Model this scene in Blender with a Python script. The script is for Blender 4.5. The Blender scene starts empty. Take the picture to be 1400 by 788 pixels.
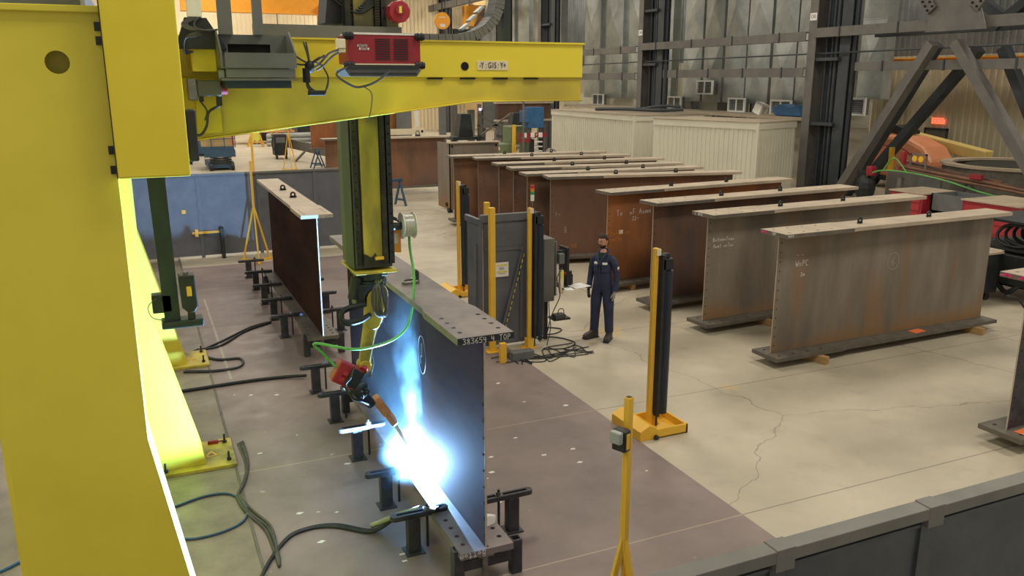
import bpy, bmesh, math, random
from mathutils import Vector, Matrix
random.seed(7)
SC = bpy.context.scene
COL = SC.collection

# ------------------------------------------------------------------ camera
cam = bpy.data.cameras.new('camera'); camo = bpy.data.objects.new('camera', cam); COL.objects.link(camo)
camo.location = (0, 0, 4.3)
camo.rotation_euler = (math.radians(90 - 14.02), 0, math.radians(-23.94))
cam.sensor_width = 36; cam.lens = 36 * 1140 / 1400
cam.clip_start = .05; cam.clip_end = 300
SC.camera = camo
# ------------------------------------------------------------------ world, lamps, exposure
W = bpy.data.worlds.new('world'); SC.world = W; W.use_nodes = True
W.node_tree.nodes['Background'].inputs[0].default_value = (1.0, .94, .84, 1)
W.node_tree.nodes['Background'].inputs[1].default_value = .45
LAMP_W = 500
ARC_W = 7200      # radiated by the small incandescent arc mesh itself
ARC = (2.397, 7.72, .386)
SC.view_settings.view_transform = 'Standard'
try: SC.view_settings.look = 'None'
except Exception: pass
SC.view_settings.exposure = 0.0
SC.view_settings.gamma = 1.0
SC.cycles.use_denoising = True
SC.cycles.max_bounces = 6
SC.cycles.volume_bounces = 0
SC.cycles.sample_clamp_indirect = 6
SC.cycles.volume_step_rate = 1.0

for ix, x in enumerate((-7, 5, 17, 28)):
    for iy, y in enumerate((3, 15, 27, 41, 55, 66)):  # last row is unseen fill, added to brighten the back wall
        l = bpy.data.lights.new('high_bay_and_fill_lamp', 'AREA'); l.shape = 'SQUARE'; l.size = 3.0
        l.energy = LAMP_W * (1.0 if y < 40 else 1.3 if y < 60 else 1.9); l.color = (1.0, .93, .80)
        o = bpy.data.objects.new('high_bay_and_fill_lamp', l); o.location = (x, y, 12.4); COL.objects.link(o)

# ------------------------------------------------------------------ materials
def S(r, g, b):
    f = lambda c: (c/255/12.92) if c/255 <= .04045 else ((c/255+.055)/1.055)**2.4
    return (f(r), f(g), f(b), 1)
def pm(name, c1, c2=None, scale=3.0, rough=.6, metal=0.0, bump=0.0, c3=None, scale3=1.0, stretch=(1, 1, 1), t3=(.55, .7), emit=None, es=0, foot=None):
    m = bpy.data.materials.new(name); m.use_nodes = True
    nt = m.node_tree; N = nt.nodes; L = nt.links; B = N['Principled BSDF']
    B.inputs['Roughness'].default_value = rough; B.inputs['Metallic'].default_value = metal
    c2 = c2 or tuple(min(1, v*1.18) for v in c1[:3]) + (1,)
    tc = N.new('ShaderNodeTexCoord'); mp = N.new('ShaderNodeMapping'); mp.inputs['Scale'].default_value = stretch
    oi = N.new('ShaderNodeObjectInfo'); ad = N.new('ShaderNodeVectorMath'); ad.operation = 'ADD'
    ml = N.new('ShaderNodeMath'); ml.operation = 'MULTIPLY'; ml.inputs[1].default_value = 37.0
    L.new(oi.outputs['Random'], ml.inputs[0]); L.new(tc.outputs['Object'], ad.inputs[0]); L.new(ml.outputs[0], ad.inputs[1])
    L.new(ad.outputs[0], mp.inputs['Vector'])
    n = N.new('ShaderNodeTexNoise'); n.inputs['Scale'].default_value = scale; n.inputs['Detail'].default_value = 7; n.inputs['Roughness'].default_value = .62
    L.new(mp.outputs[0], n.inputs['Vector'])
    r = N.new('ShaderNodeValToRGB'); r.color_ramp.elements[0].position = .36; r.color_ramp.elements[1].position = .66
    r.color_ramp.elements[0].color = c1; r.color_ramp.elements[1].color = c2
    L.new(n.outputs['Fac'], r.inputs[0]); out = r.outputs[0]
    if c3:
        n3 = N.new('ShaderNodeTexNoise'); n3.inputs['Scale'].default_value = scale3; n3.inputs['Detail'].default_value = 5
        L.new(mp.outputs[0], n3.inputs['Vector'])
        r3 = N.new('ShaderNodeValToRGB'); r3.color_ramp.elements[0].position = t3[0]; r3.color_ramp.elements[1].position = t3[1]
        L.new(n3.outputs['Fac'], r3.inputs[0])
        mx = N.new('ShaderNodeMixRGB'); L.new(r3.outputs[0], mx.inputs[0]); L.new(out, mx.inputs[1]); mx.inputs[2].default_value = c3
        out = mx.outputs[0]
    if foot:
        sz = N.new('ShaderNodeSeparateXYZ'); L.new(tc.outputs['Object'], sz.inputs[0])
        a = N.new('ShaderNodeMath'); a.operation = 'MULTIPLY_ADD'; L.new(n.outputs['Fac'], a.inputs[0]); a.inputs[1].default_value = -1.0; L.new(sz.outputs[2], a.inputs[2])
        rf = N.new('ShaderNodeMapRange'); L.new(a.outputs[0], rf.inputs[0]); rf.inputs[1].default_value = -.42; rf.inputs[2].default_value = -.12; rf.inputs[3].default_value = .8; rf.inputs[4].default_value = 0
        mf = N.new('ShaderNodeMixRGB'); L.new(rf.outputs[0], mf.inputs[0]); L.new(out, mf.inputs[1]); mf.inputs[2].default_value = foot; out = mf.outputs[0]
    L.new(out, B.inputs['Base Color'])
    if bump:
        b = N.new('ShaderNodeBump'); b.inputs['Strength'].default_value = bump; b.inputs['Distance'].default_value = .02
        L.new(n.outputs['Fac'], b.inputs['Height']); L.new(b.outputs[0], B.inputs['Normal'])
    if emit:
        B.inputs['Emission Color'].default_value = emit; B.inputs['Emission Strength'].default_value = es
    return m
M = {}
M['yellow'] = pm('gantry_yellow_paint', S(222, 206, 60), S(230, 214, 68), 1.2, .5, 0, .02)
M['yellow2'] = pm('carriage_yellow_paint', S(228, 206, 46), S(236, 214, 54), 1.2, .45, 0, .02)
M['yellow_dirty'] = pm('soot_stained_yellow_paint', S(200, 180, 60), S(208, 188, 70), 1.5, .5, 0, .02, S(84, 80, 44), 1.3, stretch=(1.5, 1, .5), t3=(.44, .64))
M['boom'] = pm('boom_yellow_paint', S(236, 214, 56), S(244, 222, 66), .8, .45, 0, .02, S(156, 138, 64), .75, stretch=(.7, 1, 1), t3=(.47, .72))
M['safety'] = pm('safety_yellow_paint', S(232, 180, 50), S(240, 190, 62), 4, .45)
M['grey_paint'] = pm('grey_gantry_paint', S(98, 100, 100), S(110, 112, 110), 3, .5)
M['ram_side'] = pm('ram_grey_green_paint', S(60, 63, 60), S(70, 74, 70), 2, .5)
M['black'] = pm('black_painted_steel', S(30, 34, 36), S(48, 50, 50), 4, .5)
M['rubber'] = pm('black_rubber', S(26, 28, 30), S(40, 42, 44), 6, .55)
M['darkgreen'] = pm('dark_green_steel', S(32, 44, 42), S(44, 56, 52), 3, .5)
M['greasy'] = pm('greasy_linear_rail', S(40, 42, 34), S(74, 70, 48), 9, .4, .3)
M['steel'] = pm('bare_steel', S(120, 118, 116), S(158, 156, 152), 5, .35, .8)
M['cable'] = pm('grey_cable', S(58, 58, 56), S(80, 78, 74), 5, .6)
M['fixture'] = pm('dark_fixture_steel', S(52, 52, 58), S(78, 76, 80), 5, .5, .3)
M['purple_steel'] = pm('heated_mill_scale_steel', S(50, 32, 27), S(70, 47, 40), 1.6, .85, 0, .03, S(46, 38, 38), .8, stretch=(.5, 1, 1.6))
M['purple_steel'].node_tree.nodes['Principled BSDF'].inputs['Specular IOR Level'].default_value = .05
M['flange_steel'] = pm('mill_scale_flange', S(104, 96, 98), S(140, 128, 126), 2.2, .5, .2, .03)
M['rust1'] = pm('rusty_brown_steel', S(94, 72, 60), S(142, 98, 68), 1.1, .75, 0, .08, S(96, 80, 76), .55, stretch=(.8, 1, .35))
M['rust2'] = pm('orange_rusted_steel', S(104, 74, 56), S(178, 110, 58), 1.0, .78, 0, .08, S(92, 68, 58), .8, stretch=(.9, 1, .3))
M['rust3'] = pm('dark_rusty_steel', S(80, 66, 60), S(126, 88, 64), 1.4, .75, 0, .08, S(84, 76, 78), .9, stretch=(.9, 1, .4))
M['greysteel'] = pm('grey_brown_mill_steel', S(112, 102, 90), S(146, 134, 118), 1.3, .65, .05, .05, S(142, 106, 74), 1.6, stretch=(1.1, 1, .22), t3=(.55, .75), foot=S(150, 112, 70))
M['rack_flange'] = pm('dusty_flange_steel', S(172, 156, 136), S(196, 178, 154), 2, .6, 0, .03)
M['rack_edge'] = pm('flange_edge_steel', S(92, 86, 78), S(112, 104, 92), 5, .6)
M['chalk'] = pm('chalk_mark', S(215, 212, 205), S(228, 226, 220), 40, .9)
M['chalk_dim'] = pm('faded_chalk_mark', S(160, 154, 144), S(176, 170, 158), 40, .9)
M['chalk_orange'] = pm('orange_crayon_mark', S(205, 130, 50), S(215, 140, 60), 40, .9)
M['pink'] = pm('pink_paint_marker', S(225, 60, 120), S(235, 80, 140), 40, .8)
M['hole'] = pm('dark_recess', S(14, 14, 16), S(18, 18, 20), 5, .9)
M['fence'] = pm('dark_grey_sheet_panel', S(92, 95, 102), S(106, 108, 114), 2.5, .5, .0, .02)
M['fence_front'] = pm('near_fence_sheet', S(70, 76, 78), S(84, 90, 92), 3, .5, 0, .02)
M['fence_cap'] = pm('fence_cap_steel', S(108, 108, 102), S(124, 122, 114), 3, .5)
M['navy'] = pm('navy_curtain_vinyl', S(26, 34, 48), S(38, 46, 62), 5, .4, 0, .1, stretch=(3, 3, .6))
M['red'] = pm('red_enamel', S(146, 32, 42), S(158, 42, 50), 3, .45)
M['redcap'] = pm('red_motor_cap', S(160, 42, 50), S(172, 50, 58), 3, .45)
M['white'] = pm('white_plastic', S(225, 222, 212), S(238, 235, 226), 4, .5)
M['grille_white'] = pm('white_grille_enamel', S(250, 250, 248), S(252, 252, 250), 4, .5)
M['label'] = pm('cream_label', S(228, 214, 180), S(236, 222, 190), 4, .6)
M['ink'] = pm('black_ink', S(28, 26, 28), S(36, 34, 36), 4, .6)
M['robot'] = pm('scuffed_robot_yellow', S(172, 142, 48), S(194, 162, 60), 5, .45, 0, .03, S(96, 84, 50), 3.5, t3=(.5, .7))
M['leather'] = pm('singed_leather_sleeve', S(170, 110, 70), S(205, 140, 92), 6, .8, 0, .2)
M['green_hose'] = pm('green_hose', S(90, 170, 80), S(110, 190, 96), 3, .4)
M['blue'] = pm('blue_paint', S(40, 90, 135), S(52, 104, 150), 3, .5)
M['bluedark'] = pm('faded_blue_paint', S(48, 78, 104), S(62, 92, 118), 3, .5)
M['column'] = pm('grey_column_paint', S(96, 92, 90), S(112, 108, 102), 1.5, .6)
M['column_dark'] = pm('dark_column_paint', S(50, 56, 62), S(64, 68, 72), 2, .6)
M['duct'] = pm('galvanised_duct_sheet', S(150, 155, 152), S(184, 188, 183), .9, .42, .35, .06)
M['duct_dark'] = pm('weathered_duct_sheet', S(104, 108, 108), S(128, 130, 128), 1.2, .5, .3, .05)
M['beige'] = pm('beige_siding', S(186, 178, 152), S(204, 196, 168), .8, .6, 0, 0, S(150, 140, 118), 1.0, stretch=(1, 1, .25), t3=(.6, .9))
M['backwall'] = pm('cream_siding', S(226, 208, 172), S(236, 220, 186), .6, .6)
M['office'] = pm('office_siding', S(208, 204, 186), S(216, 212, 194), 1, .6)
M['roof'] = pm('office_roof', S(158, 144, 124), S(176, 160, 138), 1.5, .7)
M['orange'] = pm('orange_crane_paint', S(240, 160, 40), S(250, 172, 52), 2, .5)
M['orange_paper'] = pm('orange_tag_sheet', S(245, 120, 60), S(250, 130, 70), 4, .8)
M['jlg'] = pm('orange_machine_hood', S(232, 150, 108), S(240, 162, 120), 2, .4)
M['cream_boom'] = pm('cream_yellow_boom', S(222, 196, 118), S(232, 206, 130), 2, .5)
M['wood'] = pm('timber_block', S(168, 132, 86), S(192, 156, 106), 4, .8, 0, .1, stretch=(.4, 3, 3))
M['coverall'] = pm('navy_coverall_cloth', S(44, 50, 74), S(54, 62, 88), 6, .85, 0, .25)
M['skin'] = pm('skin', S(196, 140, 112), S(208, 152, 122), 5, .55)
M['lip'] = pm('lip_skin', S(160, 96, 84))
M['hair'] = pm('dark_brown_hair', S(42, 30, 26), S(58, 42, 34), 18, .7, 0, .3)
M['glove'] = pm('grey_work_glove', S(150, 148, 140), S(170, 166, 158), 8, .85)
M['glove_dark'] = pm('dark_work_glove', S(50, 50, 50), S(66, 64, 62), 8, .85)
M['boot'] = pm('worn_black_boot', S(46, 44, 42), S(70, 64, 58), 6, .6)
M['greenshirt'] = pm('dark_green_shirt', S(30, 62, 52), S(38, 72, 60), 6, .85)
M['paper'] = pm('white_paper', S(236, 234, 228), S(244, 242, 236), 3, .8)
M['paleyellow'] = pm('yellow_print', S(226, 214, 90), S(234, 222, 100), 3, .8)
M['green_machine'] = pm('olive_green_machine_paint', S(110, 124, 92), S(126, 140, 106), 2, .5)
M['crate'] = pm('plywood_crate', S(196, 164, 112), S(212, 180, 128), 2, .7)
M['concrete_dark'] = M['fixture']
M['exit'] = pm('lit_exit_sign', S(230, 60, 40), None, 3, .5, emit=(1, .18, .08, 1), es=1.2)
M['led'] = pm('lit_indicator', S(200, 160, 255), None, 3, .5, emit=(.8, .6, 1, 1), es=3)
M['lgreen'] = pm('green_lens', S(40, 150, 90)); M['lamber'] = pm('amber_lens', S(220, 130, 40)); M['lred'] = pm('red_lens', S(190, 50, 50))

def m_floor():
    m = bpy.data.materials.new('workshop_concrete'); m.use_nodes = True
    nt = m.node_tree; N = nt.nodes; L = nt.links; B = N['Principled BSDF']; B.inputs['Roughness'].default_value = .5
    g = N.new('ShaderNodeNewGeometry'); sp = N.new('ShaderNodeSeparateXYZ'); L.new(g.outputs['Position'], sp.inputs[0])
    def math_(op, a, b=None, c=None):
        n = N.new('ShaderNodeMath'); n.operation = op
        for i, v in enumerate((a, b, c)):
            if v is None: continue
            if isinstance(v, (int, float)): n.inputs[i].default_value = v
            else: L.new(v, n.inputs[i])
        return n.outputs[0]
    def noise(s, d=6, r=.6, off=0):
        n = N.new('ShaderNodeTexNoise'); n.inputs['Scale'].default_value = s; n.inputs['Detail'].default_value = d; n.inputs['Roughness'].default_value = r
        if off:
            a = N.new('ShaderNodeVectorMath'); a.inputs[1].default_value = (off, off*.7, 0); L.new(g.outputs['Position'], a.inputs[0]); L.new(a.outputs[0], n.inputs['Vector'])
        else: L.new(g.outputs['Position'], n.inputs['Vector'])
        return n.outputs['Fac']
    def ramp(v, p0, p1, c0=(0, 0, 0, 1), c1=(1, 1, 1, 1)):
        r = N.new('ShaderNodeValToRGB'); r.color_ramp.elements[0].position = p0; r.color_ramp.elements[1].position = p1
        r.color_ramp.elements[0].color = c0; r.color_ramp.elements[1].color = c1; L.new(v, r.inputs[0]); return r.outputs[0]
    def mix(f, a, b):
        n = N.new('ShaderNodeMixRGB')
        for i, v in enumerate((f, a, b)):
            if isinstance(v, (int, float)): n.inputs[i].default_value = v
            elif isinstance(v, tuple): n.inputs[i].default_value = v
            else: L.new(v, n.inputs[i])
        return n.outputs[0]
    X, Y = sp.outputs[0], sp.outputs[1]
    conc = ramp(noise(.55), .3, .7, S(172, 162, 142), S(202, 191, 168))
    conc = mix(math_('MULTIPLY', ramp(noise(1.7, 6, .7, 13), .55, .75), .45), conc, S(150, 140, 124))
    conc = mix(math_('MULTIPLY', ramp(noise(.9, 4, .5, 31), .66, .72), .45), conc, S(212, 178, 100))
    paint = ramp(noise(1.1, 8, .65, 5), .3, .7, S(122, 108, 104), S(146, 130, 124))
    paint = mix(math_('MULTIPLY', ramp(noise(5.0, 3, .5, 9), .72, .76), .6), paint, S(190, 176, 160))
    left = ramp(noise(1.6, 8, .65, 3), .3, .7, S(108, 100, 88), S(152, 140, 120))
    jx = math_('LESS_THAN', math_('ABSOLUTE', math_('SUBTRACT', math_('PINGPONG', math_('SUBTRACT', Y, 6.07), 1.515), 0)), .009)
    inpaint = math_('MULTIPLY', math_('MULTIPLY', math_('GREATER_THAN', X, .68), math_('LESS_THAN', X, 5.27)), math_('LESS_THAN', Y, 20.6))
    isleft = math_('LESS_THAN', X, .68)
    v = N.new('ShaderNodeTexVoronoi'); v.feature = 'DISTANCE_TO_EDGE'; v.inputs['Scale'].default_value = .22
    nd = N.new('ShaderNodeTexNoise'); nd.inputs['Scale'].default_value = 1.3; nd.inputs['Detail'].default_value = 4; L.new(g.outputs['Position'], nd.inputs['Vector'])
    va = N.new('ShaderNodeVectorMath'); va.operation = 'MULTIPLY_ADD'; L.new(nd.outputs['Color'], va.inputs[0]); va.inputs[1].default_value = (.7, .7, 0); L.new(g.outputs['Position'], va.inputs[2])
    L.new(va.outputs[0], v.inputs['Vector'])
    crack = math_('MULTIPLY', math_('LESS_THAN', v.outputs['Distance'], .0022), .45)
    conc = mix(crack, conc, S(110, 98, 82))
    conc = mix(math_('MULTIPLY', jx, .6), conc, S(96, 90, 80))
    paint = mix(math_('MULTIPLY', jx, .5), paint, S(196, 180, 150))
    col = mix(inpaint, conc, paint); col = mix(isleft, col, left)
    L.new(col, B.inputs['Base Color'])
    L.new(ramp(noise(3, 6), .3, .7, (.38,)*3+(1,), (.62,)*3+(1,)), B.inputs['Roughness'])
    b = N.new('ShaderNodeBump'); b.inputs['Strength'].default_value = .08; b.inputs['Distance'].default_value = .01
    L.new(noise(14, 6), b.inputs['Height']); L.new(b.outputs[0], B.inputs['Normal'])
    return m
M['floor'] = m_floor()

# ------------------------------------------------------------------ mesh helpers
class MB:
    def __init__(s): s.v = []; s.f = []
    def add(s, vs, fs):
        b = len(s.v); s.v += [tuple(v) for v in vs]; s.f += [tuple(i+b for i in f) for f in fs]; return s
    def box(s, x0, x1, y0, y1, z0, z1, mat=None):
        vs = [Vector((x, y, z)) for z in (z0, z1) for y in (y0, y1) for x in (x0, x1)]
        if mat: vs = [mat @ v for v in vs]
        return s.add(vs, [(0, 2, 3, 1), (4, 5, 7, 6), (0, 1, 5, 4), (2, 6, 7, 3), (0, 4, 6, 2), (1, 3, 7, 5)])
    def bar(s, p0, p1, w, h, up=(0, 0, 1)):       # rectangular bar from p0 to p1, width w across, h along up
        p0, p1 = Vector(p0), Vector(p1); d = (p1-p0).normalized(); u = Vector(up)
        r = d.cross(u)
        if r.length < 1e-4: r = d.cross(Vector((0, 1, 0)))
        r.normalize(); u = r.cross(d).normalized()
        vs = [p + r*a*w/2 + u*b*h/2 for p in (p0, p1) for a, b in ((-1, -1), (1, -1), (1, 1), (-1, 1))]
        return s.add(vs, [(0, 1, 2, 3), (7, 6, 5, 4), (0, 4, 5, 1), (1, 5, 6, 2), (2, 6, 7, 3), (3, 7, 4, 0)])
    def cyl(s, p0, p1, r, r2=None, n=14, cap=True):
        p0, p1 = Vector(p0), Vector(p1); r2 = r if r2 is None else r2; d = (p1-p0).normalized()
        a = d.orthogonal().normalized(); b = d.cross(a)
        vs = [p + (a*math.cos(t)+b*math.sin(t))*q for p, q in ((p0, r), (p1, r2)) for t in [2*math.pi*i/n for i in range(n)]]
        fs = [(i, (i+1) % n, n+(i+1) % n, n+i) for i in range(n)]
        if cap: fs += [tuple(range(n-1, -1, -1)), tuple(range(n, 2*n))]
        return s.add(vs, fs)
    def tube(s, pts, r, n=8, sub=5):
        pts = [Vector(p) for p in pts]
        if len(pts) > 2 and sub > 1:
            P = [pts[0]*2-pts[1]] + pts + [pts[-1]*2-pts[-2]]; q = []
            for i in range(1, len(P)-2):
                for k in range(sub):
                    t = k/sub
                    q.append(.5*((2*P[i]) + (P[i+1]-P[i-1])*t + (2*P[i-1]-5*P[i]+4*P[i+1]-P[i+2])*t*t + (3*P[i]-P[i-1]-3*P[i+1]+P[i+2])*t**3))
            pts = q + [pts[-1]]
        vs = []; a = None
        for i, p in enumerate(pts):
            d = (pts[min(i+1, len(pts)-1)]-pts[max(i-1, 0)]).normalized()
            if a is None: a = d.orthogonal().normalized()
            a = (a - d*a.dot(d)).normalized(); b = d.cross(a)
            vs += [p + (a*math.cos(2*math.pi*j/n)+b*math.sin(2*math.pi*j/n))*r for j in range(n)]
        fs = [(i*n+j, i*n+(j+1) % n, (i+1)*n+(j+1) % n, (i+1)*n+j) for i in range(len(pts)-1) for j in range(n)]
        fs += [tuple(range(n-1, -1, -1)), tuple(range((len(pts)-1)*n, len(pts)*n))]
        return s.add(vs, fs)
    def prism(s, poly, axis, d0, d1):            # 2D polygon extruded along axis; poly in the other two axes' order
        def mk(p, d):
            if axis == 'x': return (d, p[0], p[1])
            if axis == 'y': return (p[0], d, p[1])
            return (p[0], p[1], d)
        n = len(poly); vs = [mk(p, d0) for p in poly] + [mk(p, d1) for p in poly]
        return s.add(vs, [tuple(range(n-1, -1, -1)), tuple(range(n, 2*n))] + [(i, (i+1) % n, n+(i+1) % n, n+i) for i in range(n)])
    def sphere(s, c, rx, ry=None, rz=None, n=16, m=10):
        ry = ry or rx; rz = rz or rx; vs = [(c[0], c[1], c[2]+rz)]
        for i in range(1, m):
            t = math.pi*i/m
            for j in range(n):
                p = 2*math.pi*j/n; vs.append((c[0]+rx*math.sin(t)*math.cos(p), c[1]+ry*math.sin(t)*math.sin(p), c[2]+rz*math.cos(t)))
        vs.append((c[0], c[1], c[2]-rz)); e = len(vs)-1
        fs = [(0, 1+j, 1+(j+1) % n) for j in range(n)]
        for i in range(m-2):
            fs += [(1+i*n+j, 1+(i+1)*n+j, 1+(i+1)*n+(j+1) % n, 1+i*n+(j+1) % n) for j in range(n)]
        fs += [(e, 1+(m-2)*n+(j+1) % n, 1+(m-2)*n+j) for j in range(n)]
        return s.add(vs, fs)
    def ring(s, c, axis, r0, r1, h, n=28):       # flat ring / hollow drum
        ax = Vector(axis).normalized(); a = ax.orthogonal().normalized(); b = ax.cross(a); c = Vector(c); vs = []
        for q, d in ((r0, 0), (r1, 0), (r1, h), (r0, h)):
            vs += [c + ax*d + (a*math.cos(2*math.pi*i/n)+b*math.sin(2*math.pi*i/n))*q for i in range(n)]
        fs = [(k*n+i, k*n+(i+1) % n, ((k+1) % 4)*n+(i+1) % n, ((k+1) % 4)*n+i) for k in range(4) for i in range(n)]
        return s.add(vs, fs)
    def stroke(s, pts, w, O, R, U, off=.0015):   # thin flat ribbon along 2-D points on the plane O + x*R + y*U
        O, R, U = Vector(O), Vector(R), Vector(U); Nn = R.cross(U).normalized()
        for (a, b) in zip(pts, pts[1:]):
            d = Vector((b[0]-a[0], b[1]-a[1]))
            if d.length < 1e-6: continue
            d.normalize(); e = Vector((-d.y, d.x))*w/2; d = d*w*.35
            q = [(a[0]-d.x+e.x, a[1]-d.y+e.y), (a[0]-d.x-e.x, a[1]-d.y-e.y), (b[0]+d.x-e.x, b[1]+d.y-e.y), (b[0]+d.x+e.x, b[1]+d.y+e.y)]
            lo = [O+R*x+U*y-Nn*off for x, y in q]; hi = [O+R*x+U*y+Nn*off for x, y in q]
            s.add(lo+hi, [(0, 1, 2, 3), (7, 6, 5, 4), (0, 4, 5, 1), (1, 5, 6, 2), (2, 6, 7, 3), (3, 7, 4, 0)])
        return s
    def mesh(s, name):
        me = bpy.data.meshes.new(name); me.from_pydata(s.v, [], s.f)
        bm = bmesh.new(); bm.from_mesh(me); bmesh.ops.recalc_face_normals(bm, faces=bm.faces); bm.to_mesh(me); bm.free()
        return me
def part(name, mb, mat, parent=None, bevel=0, smooth=False, loc=None, kind=None):
    me = mb.mesh(name) if isinstance(mb, MB) else mb
    if mat: me.materials.append(M[mat] if isinstance(mat, str) else mat)
    o = bpy.data.objects.new(name, me); COL.objects.link(o)
    if parent: o.parent = parent
    if loc: o.location = loc
    if smooth:
        for p in me.polygons: p.use_smooth = True
        me.set_sharp_from_angle(angle=math.radians(40))
    if bevel:
        b = o.modifiers.new('bevel', 'BEVEL'); b.width = bevel; b.segments = 2; b.limit_method = 'ANGLE'; b.angle_limit = math.radians(40)
    if kind: o['kind'] = kind
    return o
def tag(o, label, cat, group=None):
    o['label'] = label; o['category'] = cat
    if group: o['group'] = group
    return o
def thing(name, label, cat, loc=(0, 0, 0), rz=0, group=None):
    o = bpy.data.objects.new(name, None); COL.objects.link(o); o.empty_display_size = .2
    o.location = loc; o.rotation_euler = (0, 0, rz); return tag(o, label, cat, group)
def struct(name, mb, mat, parent=None, **k):
    o = part(name, mb, mat, parent, **k)
    if not parent: o['kind'] = 'structure'
    return o
def dup(root, loc, rz=None, label=None, parent=None):
    r = root.copy(); COL.objects.link(r); r.parent = parent
    if loc is not None: r.location = loc
    if rz is not None: r.rotation_euler = (0, 0, rz)
    if label: r['label'] = label
    def rec(a, b):
        for ch in list(a.children):
            c = ch.copy(); COL.objects.link(c); c.parent = b; rec(ch, c)
    rec(root, r); return r
def cut(o, cutter):                               # real holes: boolean, applied at once
    c = bpy.data.objects.new('cutter', cutter.mesh('cutter')); COL.objects.link(c); c.parent = o.parent
    md = o.modifiers.new('holes', 'BOOLEAN'); md.object = c; md.solver = 'EXACT'; md.operation = 'DIFFERENCE'
    dg = bpy.context.evaluated_depsgraph_get(); dg.update()
    me = bpy.data.meshes.new_from_object(o.evaluated_get(dg)); o.modifiers.remove(md); o.data = me
    bpy.data.objects.remove(c)
def text(name, s, size, O, R, U, mat, parent, thick=.001, sx=1.0):
    cu = bpy.data.curves.new(name, 'FONT'); cu.body = s; cu.size = size; cu.extrude = thick; cu.align_x = 'CENTER'; cu.align_y = 'CENTER'; cu.resolution_u = 3
    t = bpy.data.objects.new('tmp', cu); COL.objects.link(t)
    dg = bpy.context.evaluated_depsgraph_get(); me = bpy.data.meshes.new_from_object(t.evaluated_get(dg)); bpy.data.objects.remove(t)
    R, U = Vector(R).normalized(), Vector(U).normalized(); Nn = R.cross(U)
    me.transform(Matrix(((R.x*sx, U.x, Nn.x, O[0]), (R.y*sx, U.y, Nn.y, O[1]), (R.z*sx, U.z, Nn.z, O[2]), (0, 0, 0, 1))))
    me.materials.clear(); me.materials.append(M[mat]); me.name = name
    o = bpy.data.objects.new(name, me); COL.objects.link(o); o.parent = parent; return o
GL = {'3': [[(0, 1.4), (.5, 1.5), (.75, 1.2), (.3, .8), (.8, .5), (.6, .05), (0, .1)]], '8': [[(.4, .8), (.05, 1.15), (.4, 1.5), (.7, 1.2), (.4, .8), (.05, .35), (.4, 0), (.8, .35), (.4, .8)]],
      '6': [[(.7, 1.5), (.15, .9), (.05, .3), (.4, 0), (.75, .3), (.5, .75), (.1, .5)]], '5': [[(.8, 1.5), (.15, 1.5), (.1, .85), (.6, .9), (.75, .4), (.4, 0), (0, .1)]],
      '4': [[(.1, 1.5), (.05, .7), (.8, .75)], [(.6, 1.4), (.6, 0)]], 'T': [[(0, 1.5), (.9, 1.5)], [(.45, 1.5), (.4, 0)]], 'O': [[(.45, 1.5), (.05, .9), (.2, .1), (.6, 0), (.85, .7), (.7, 1.35), (.45, 1.5)]],
      'P': [[(.1, 0), (.15, 1.5), (.7, 1.35), (.7, .85), (.15, .75)]], 'B': [[(.1, 0), (.1, 1.5), (.6, 1.4), (.6, .9), (.1, .8), (.75, .6), (.7, .05), (.1, 0)]],
      'o': [[(.4, .8), (.05, .4), (.4, 0), (.75, .4), (.4, .8)]], 't': [[(.4, 1.4), (.4, .1), (.7, 0)], [(.05, .95), (.8, .95)]], 'm': [[(.05, 0), (.05, .8), (.35, .8), (.4, 0), (.45, .8), (.75, .75), (.8, 0)]],
      'C': [[(.8, 1.3), (.4, 1.5), (.05, .8), (.3, .05), (.8, .2)]], 'N': [[(.05, 0), (.1, 1.5), (.75, 0), (.8, 1.5)]], 'E': [[(.8, 1.5), (.1, 1.5), (.1, 0), (.8, 0)], [(.1, .75), (.6, .75)]],
      'W': [[(0, 1.4), (.25, 0), (.45, .9), (.65, 0), (.9, 1.4)]], '-': [[(.1, .7), (.7, .72)]], 'I': [[(.3, 0), (.3, 1.5)]], 'L': [[(.1, 1.5), (.1, 0), (.7, 0)]], 'n': [[(.1, 0), (.1, .8), (.6, .75), (.65, 0)]],
      'F': [[(.1, 0), (.1, 1.5), (.8, 1.5)], [(.1, .8), (.6, .8)]], 'A': [[(0, 0), (.4, 1.5), (.8, 0)], [(.15, .6), (.65, .6)]], '2': [[(.1, 1.2), (.5, 1.5), (.7, 1.1), (.05, 0), (.8, .05)]], ' ': []}
def scrawl(mb, s, h, O, R, U, w=.006):            # chalk handwriting
    x = 0; R, U = Vector(R), Vector(U)
    for ch in s:
        dy = random.uniform(-.06, .06)
        for st in GL.get(ch, []):
            mb.stroke([((x+p[0])*h/1.5, (p[1]+dy)*h/1.5) for p in st], w, O, R, U)
        x += 1.12
    return mb
X_, Y_, Z_ = Vector((1, 0, 0)), Vector((0, 1, 0)), Vector((0, 0, 1))

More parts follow.
